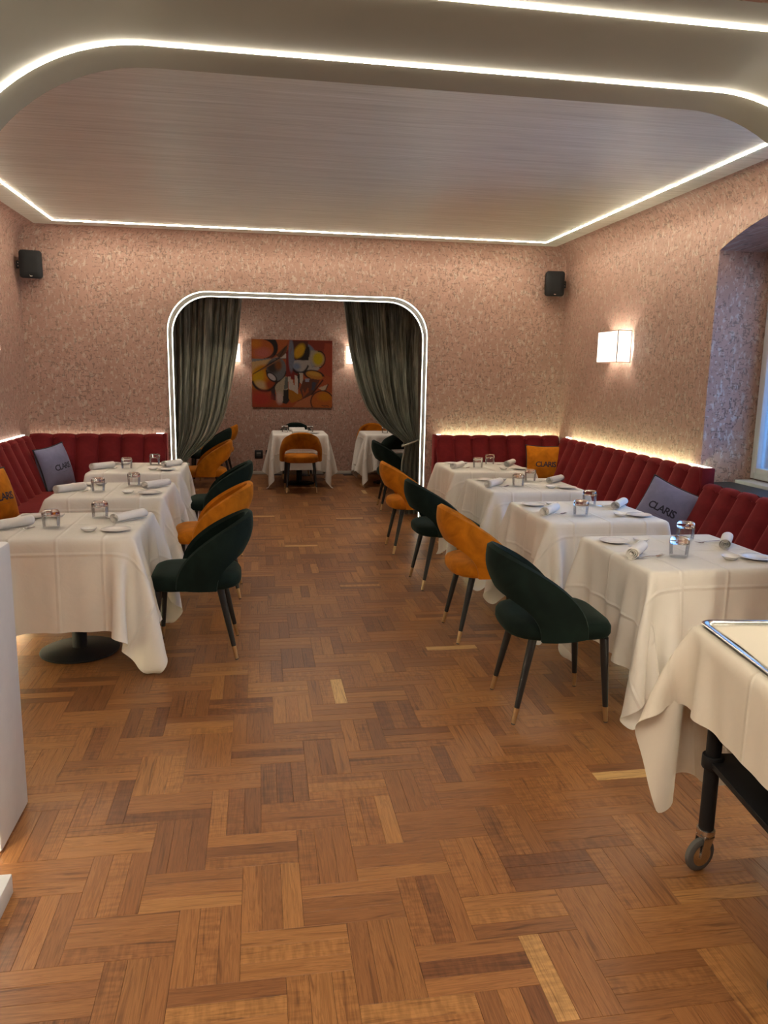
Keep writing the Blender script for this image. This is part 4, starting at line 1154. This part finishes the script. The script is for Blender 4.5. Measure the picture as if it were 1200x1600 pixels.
# ------------------------------------------------------------------ power sockets
for x, lab in ((0.0, 'black framed wall socket left of the alcove table, the farther left one'), (0.17, 'black framed wall socket partly hidden by the alcove tablecloth')):
    s = thing('wall_socket', lab, 'socket', (x, YA, 0.25), 0, 'alcove wall sockets')
    MB().box(-0.062, 0.062, -0.010, 0.0, 0, 0.13).build('frame', 'black', s, bevel=0.004)
    MB().box(-0.034, 0.034, -0.0125, -0.009, 0.04, 0.09).build('insert', 'grille', s, bevel=0.002)
    MB().box(-0.034, 0.034, -0.0135, -0.011, 0.082, 0.090).build('rocker_edge', 'alu', s)

# ------------------------------------------------------------------ cushions
def cushion(label, loc, rot, cover, textscale=1.0):
    a_ = 0.205; n_ = 22
    def surf(u, v, s):
        px = a_ * u * (1 - 0.075 * (1 - v * v)); pz = a_ * v * (1 - 0.075 * (1 - u * u))
        th = 0.098 * (max(0, 1 - abs(u) ** 2.6) * max(0, 1 - abs(v) ** 2.6)) ** 0.55
        return (px, -s * th, a_ + pz)
    c = thing('cushion', label, 'cushion', loc, 0, 'scatter cushions'); c.rotation_euler = rot
    mb = MB(); T_ = [math.sin(PI / 2 * (-1 + 2 * k / n_)) for k in range(n_ + 1)]
    for s in (1, -1): mb.grid([[surf(u, v, s) for u in T_] for v in T_])
    me = mb.build('cover', None, c, smooth=True)
    bm = bmesh.new(); bm.from_mesh(me.data); bmesh.ops.remove_doubles(bm, verts=bm.verts, dist=0.0005); bmesh.ops.recalc_face_normals(bm, faces=bm.faces); bm.to_mesh(me.data); bm.free()
    me.data.materials.append(MAT[cover]); me.data.polygons.foreach_set('use_smooth', [True] * len(me.data.polygons))
    edge = [surf(u, -1, 1) for u in T_] + [surf(1, v, 1) for v in T_[1:]] + [surf(u, 1, 1) for u in T_[::-1][1:]] + [surf(-1, v, 1) for v in T_[::-1][1:-1]]
    pp_ = MB().tube(edge, 0.0075, 8, closed=True).build('piping', 'piping', c, smooth=True); pp_['label'] = 'black piping'
    # printed word wrapped on the front
    for body, size, vz in (('CLARIS', 0.082, -0.08), ('\u2014\u2014\u2014\u2014', 0.022, -0.24)):
        cu = bpy.data.curves.new('print', 'FONT'); cu.body = body; cu.size = size; cu.align_x = 'CENTER'; cu.space_character = 0.86; cu.offset = 0.0016 if size > 0.05 else 0.0; cu.resolution_u = 3
        to = bpy.data.objects.new('print', cu); COL.objects.link(to)
        dg = bpy.context.evaluated_depsgraph_get(); tm = bpy.data.meshes.new_from_object(to.evaluated_get(dg)); bpy.data.objects.remove(to)
        bm = bmesh.new(); bm.from_mesh(tm); bmesh.ops.triangulate(bm, faces=bm.faces)
        bmesh.ops.subdivide_edges(bm, edges=[e for e in bm.edges if e.calc_length() > 0.012], cuts=2)
        for v in bm.verts:
            u, w = v.co.x / a_, v.co.y / a_ + vz - 0.1
            p = surf(u, w, 1); v.co = Vector((p[0], p[1] - 0.0022, p[2]))
        bm.to_mesh(tm); bm.free(); tm.name = 'print'
        link('print', tm, 'ink', c)
    return c
cushion('grey-lilac velvet cushion with dark print in the left bench corner', (-1.86, 7.66, ZS + 0.0), (rad(-14), rad(-6), rad(66)), 'lilac')
cushion('orange velvet cushion with dark print at the left picture edge', (-1.84, 5.80, ZS + 0.0), (rad(-16), 0, rad(68)), 'orange')
cushion('orange velvet cushion with dark print in the right bench corner', (2.99, 7.70, ZS + 0.0), (rad(-14), 0, rad(-14)), 'orange')
cushion('grey-lilac velvet cushion with dark print leaning on the right wall bench', (2.87, 5.20, ZS - 0.02), (rad(-22), rad(20), rad(-50)), 'lilac')
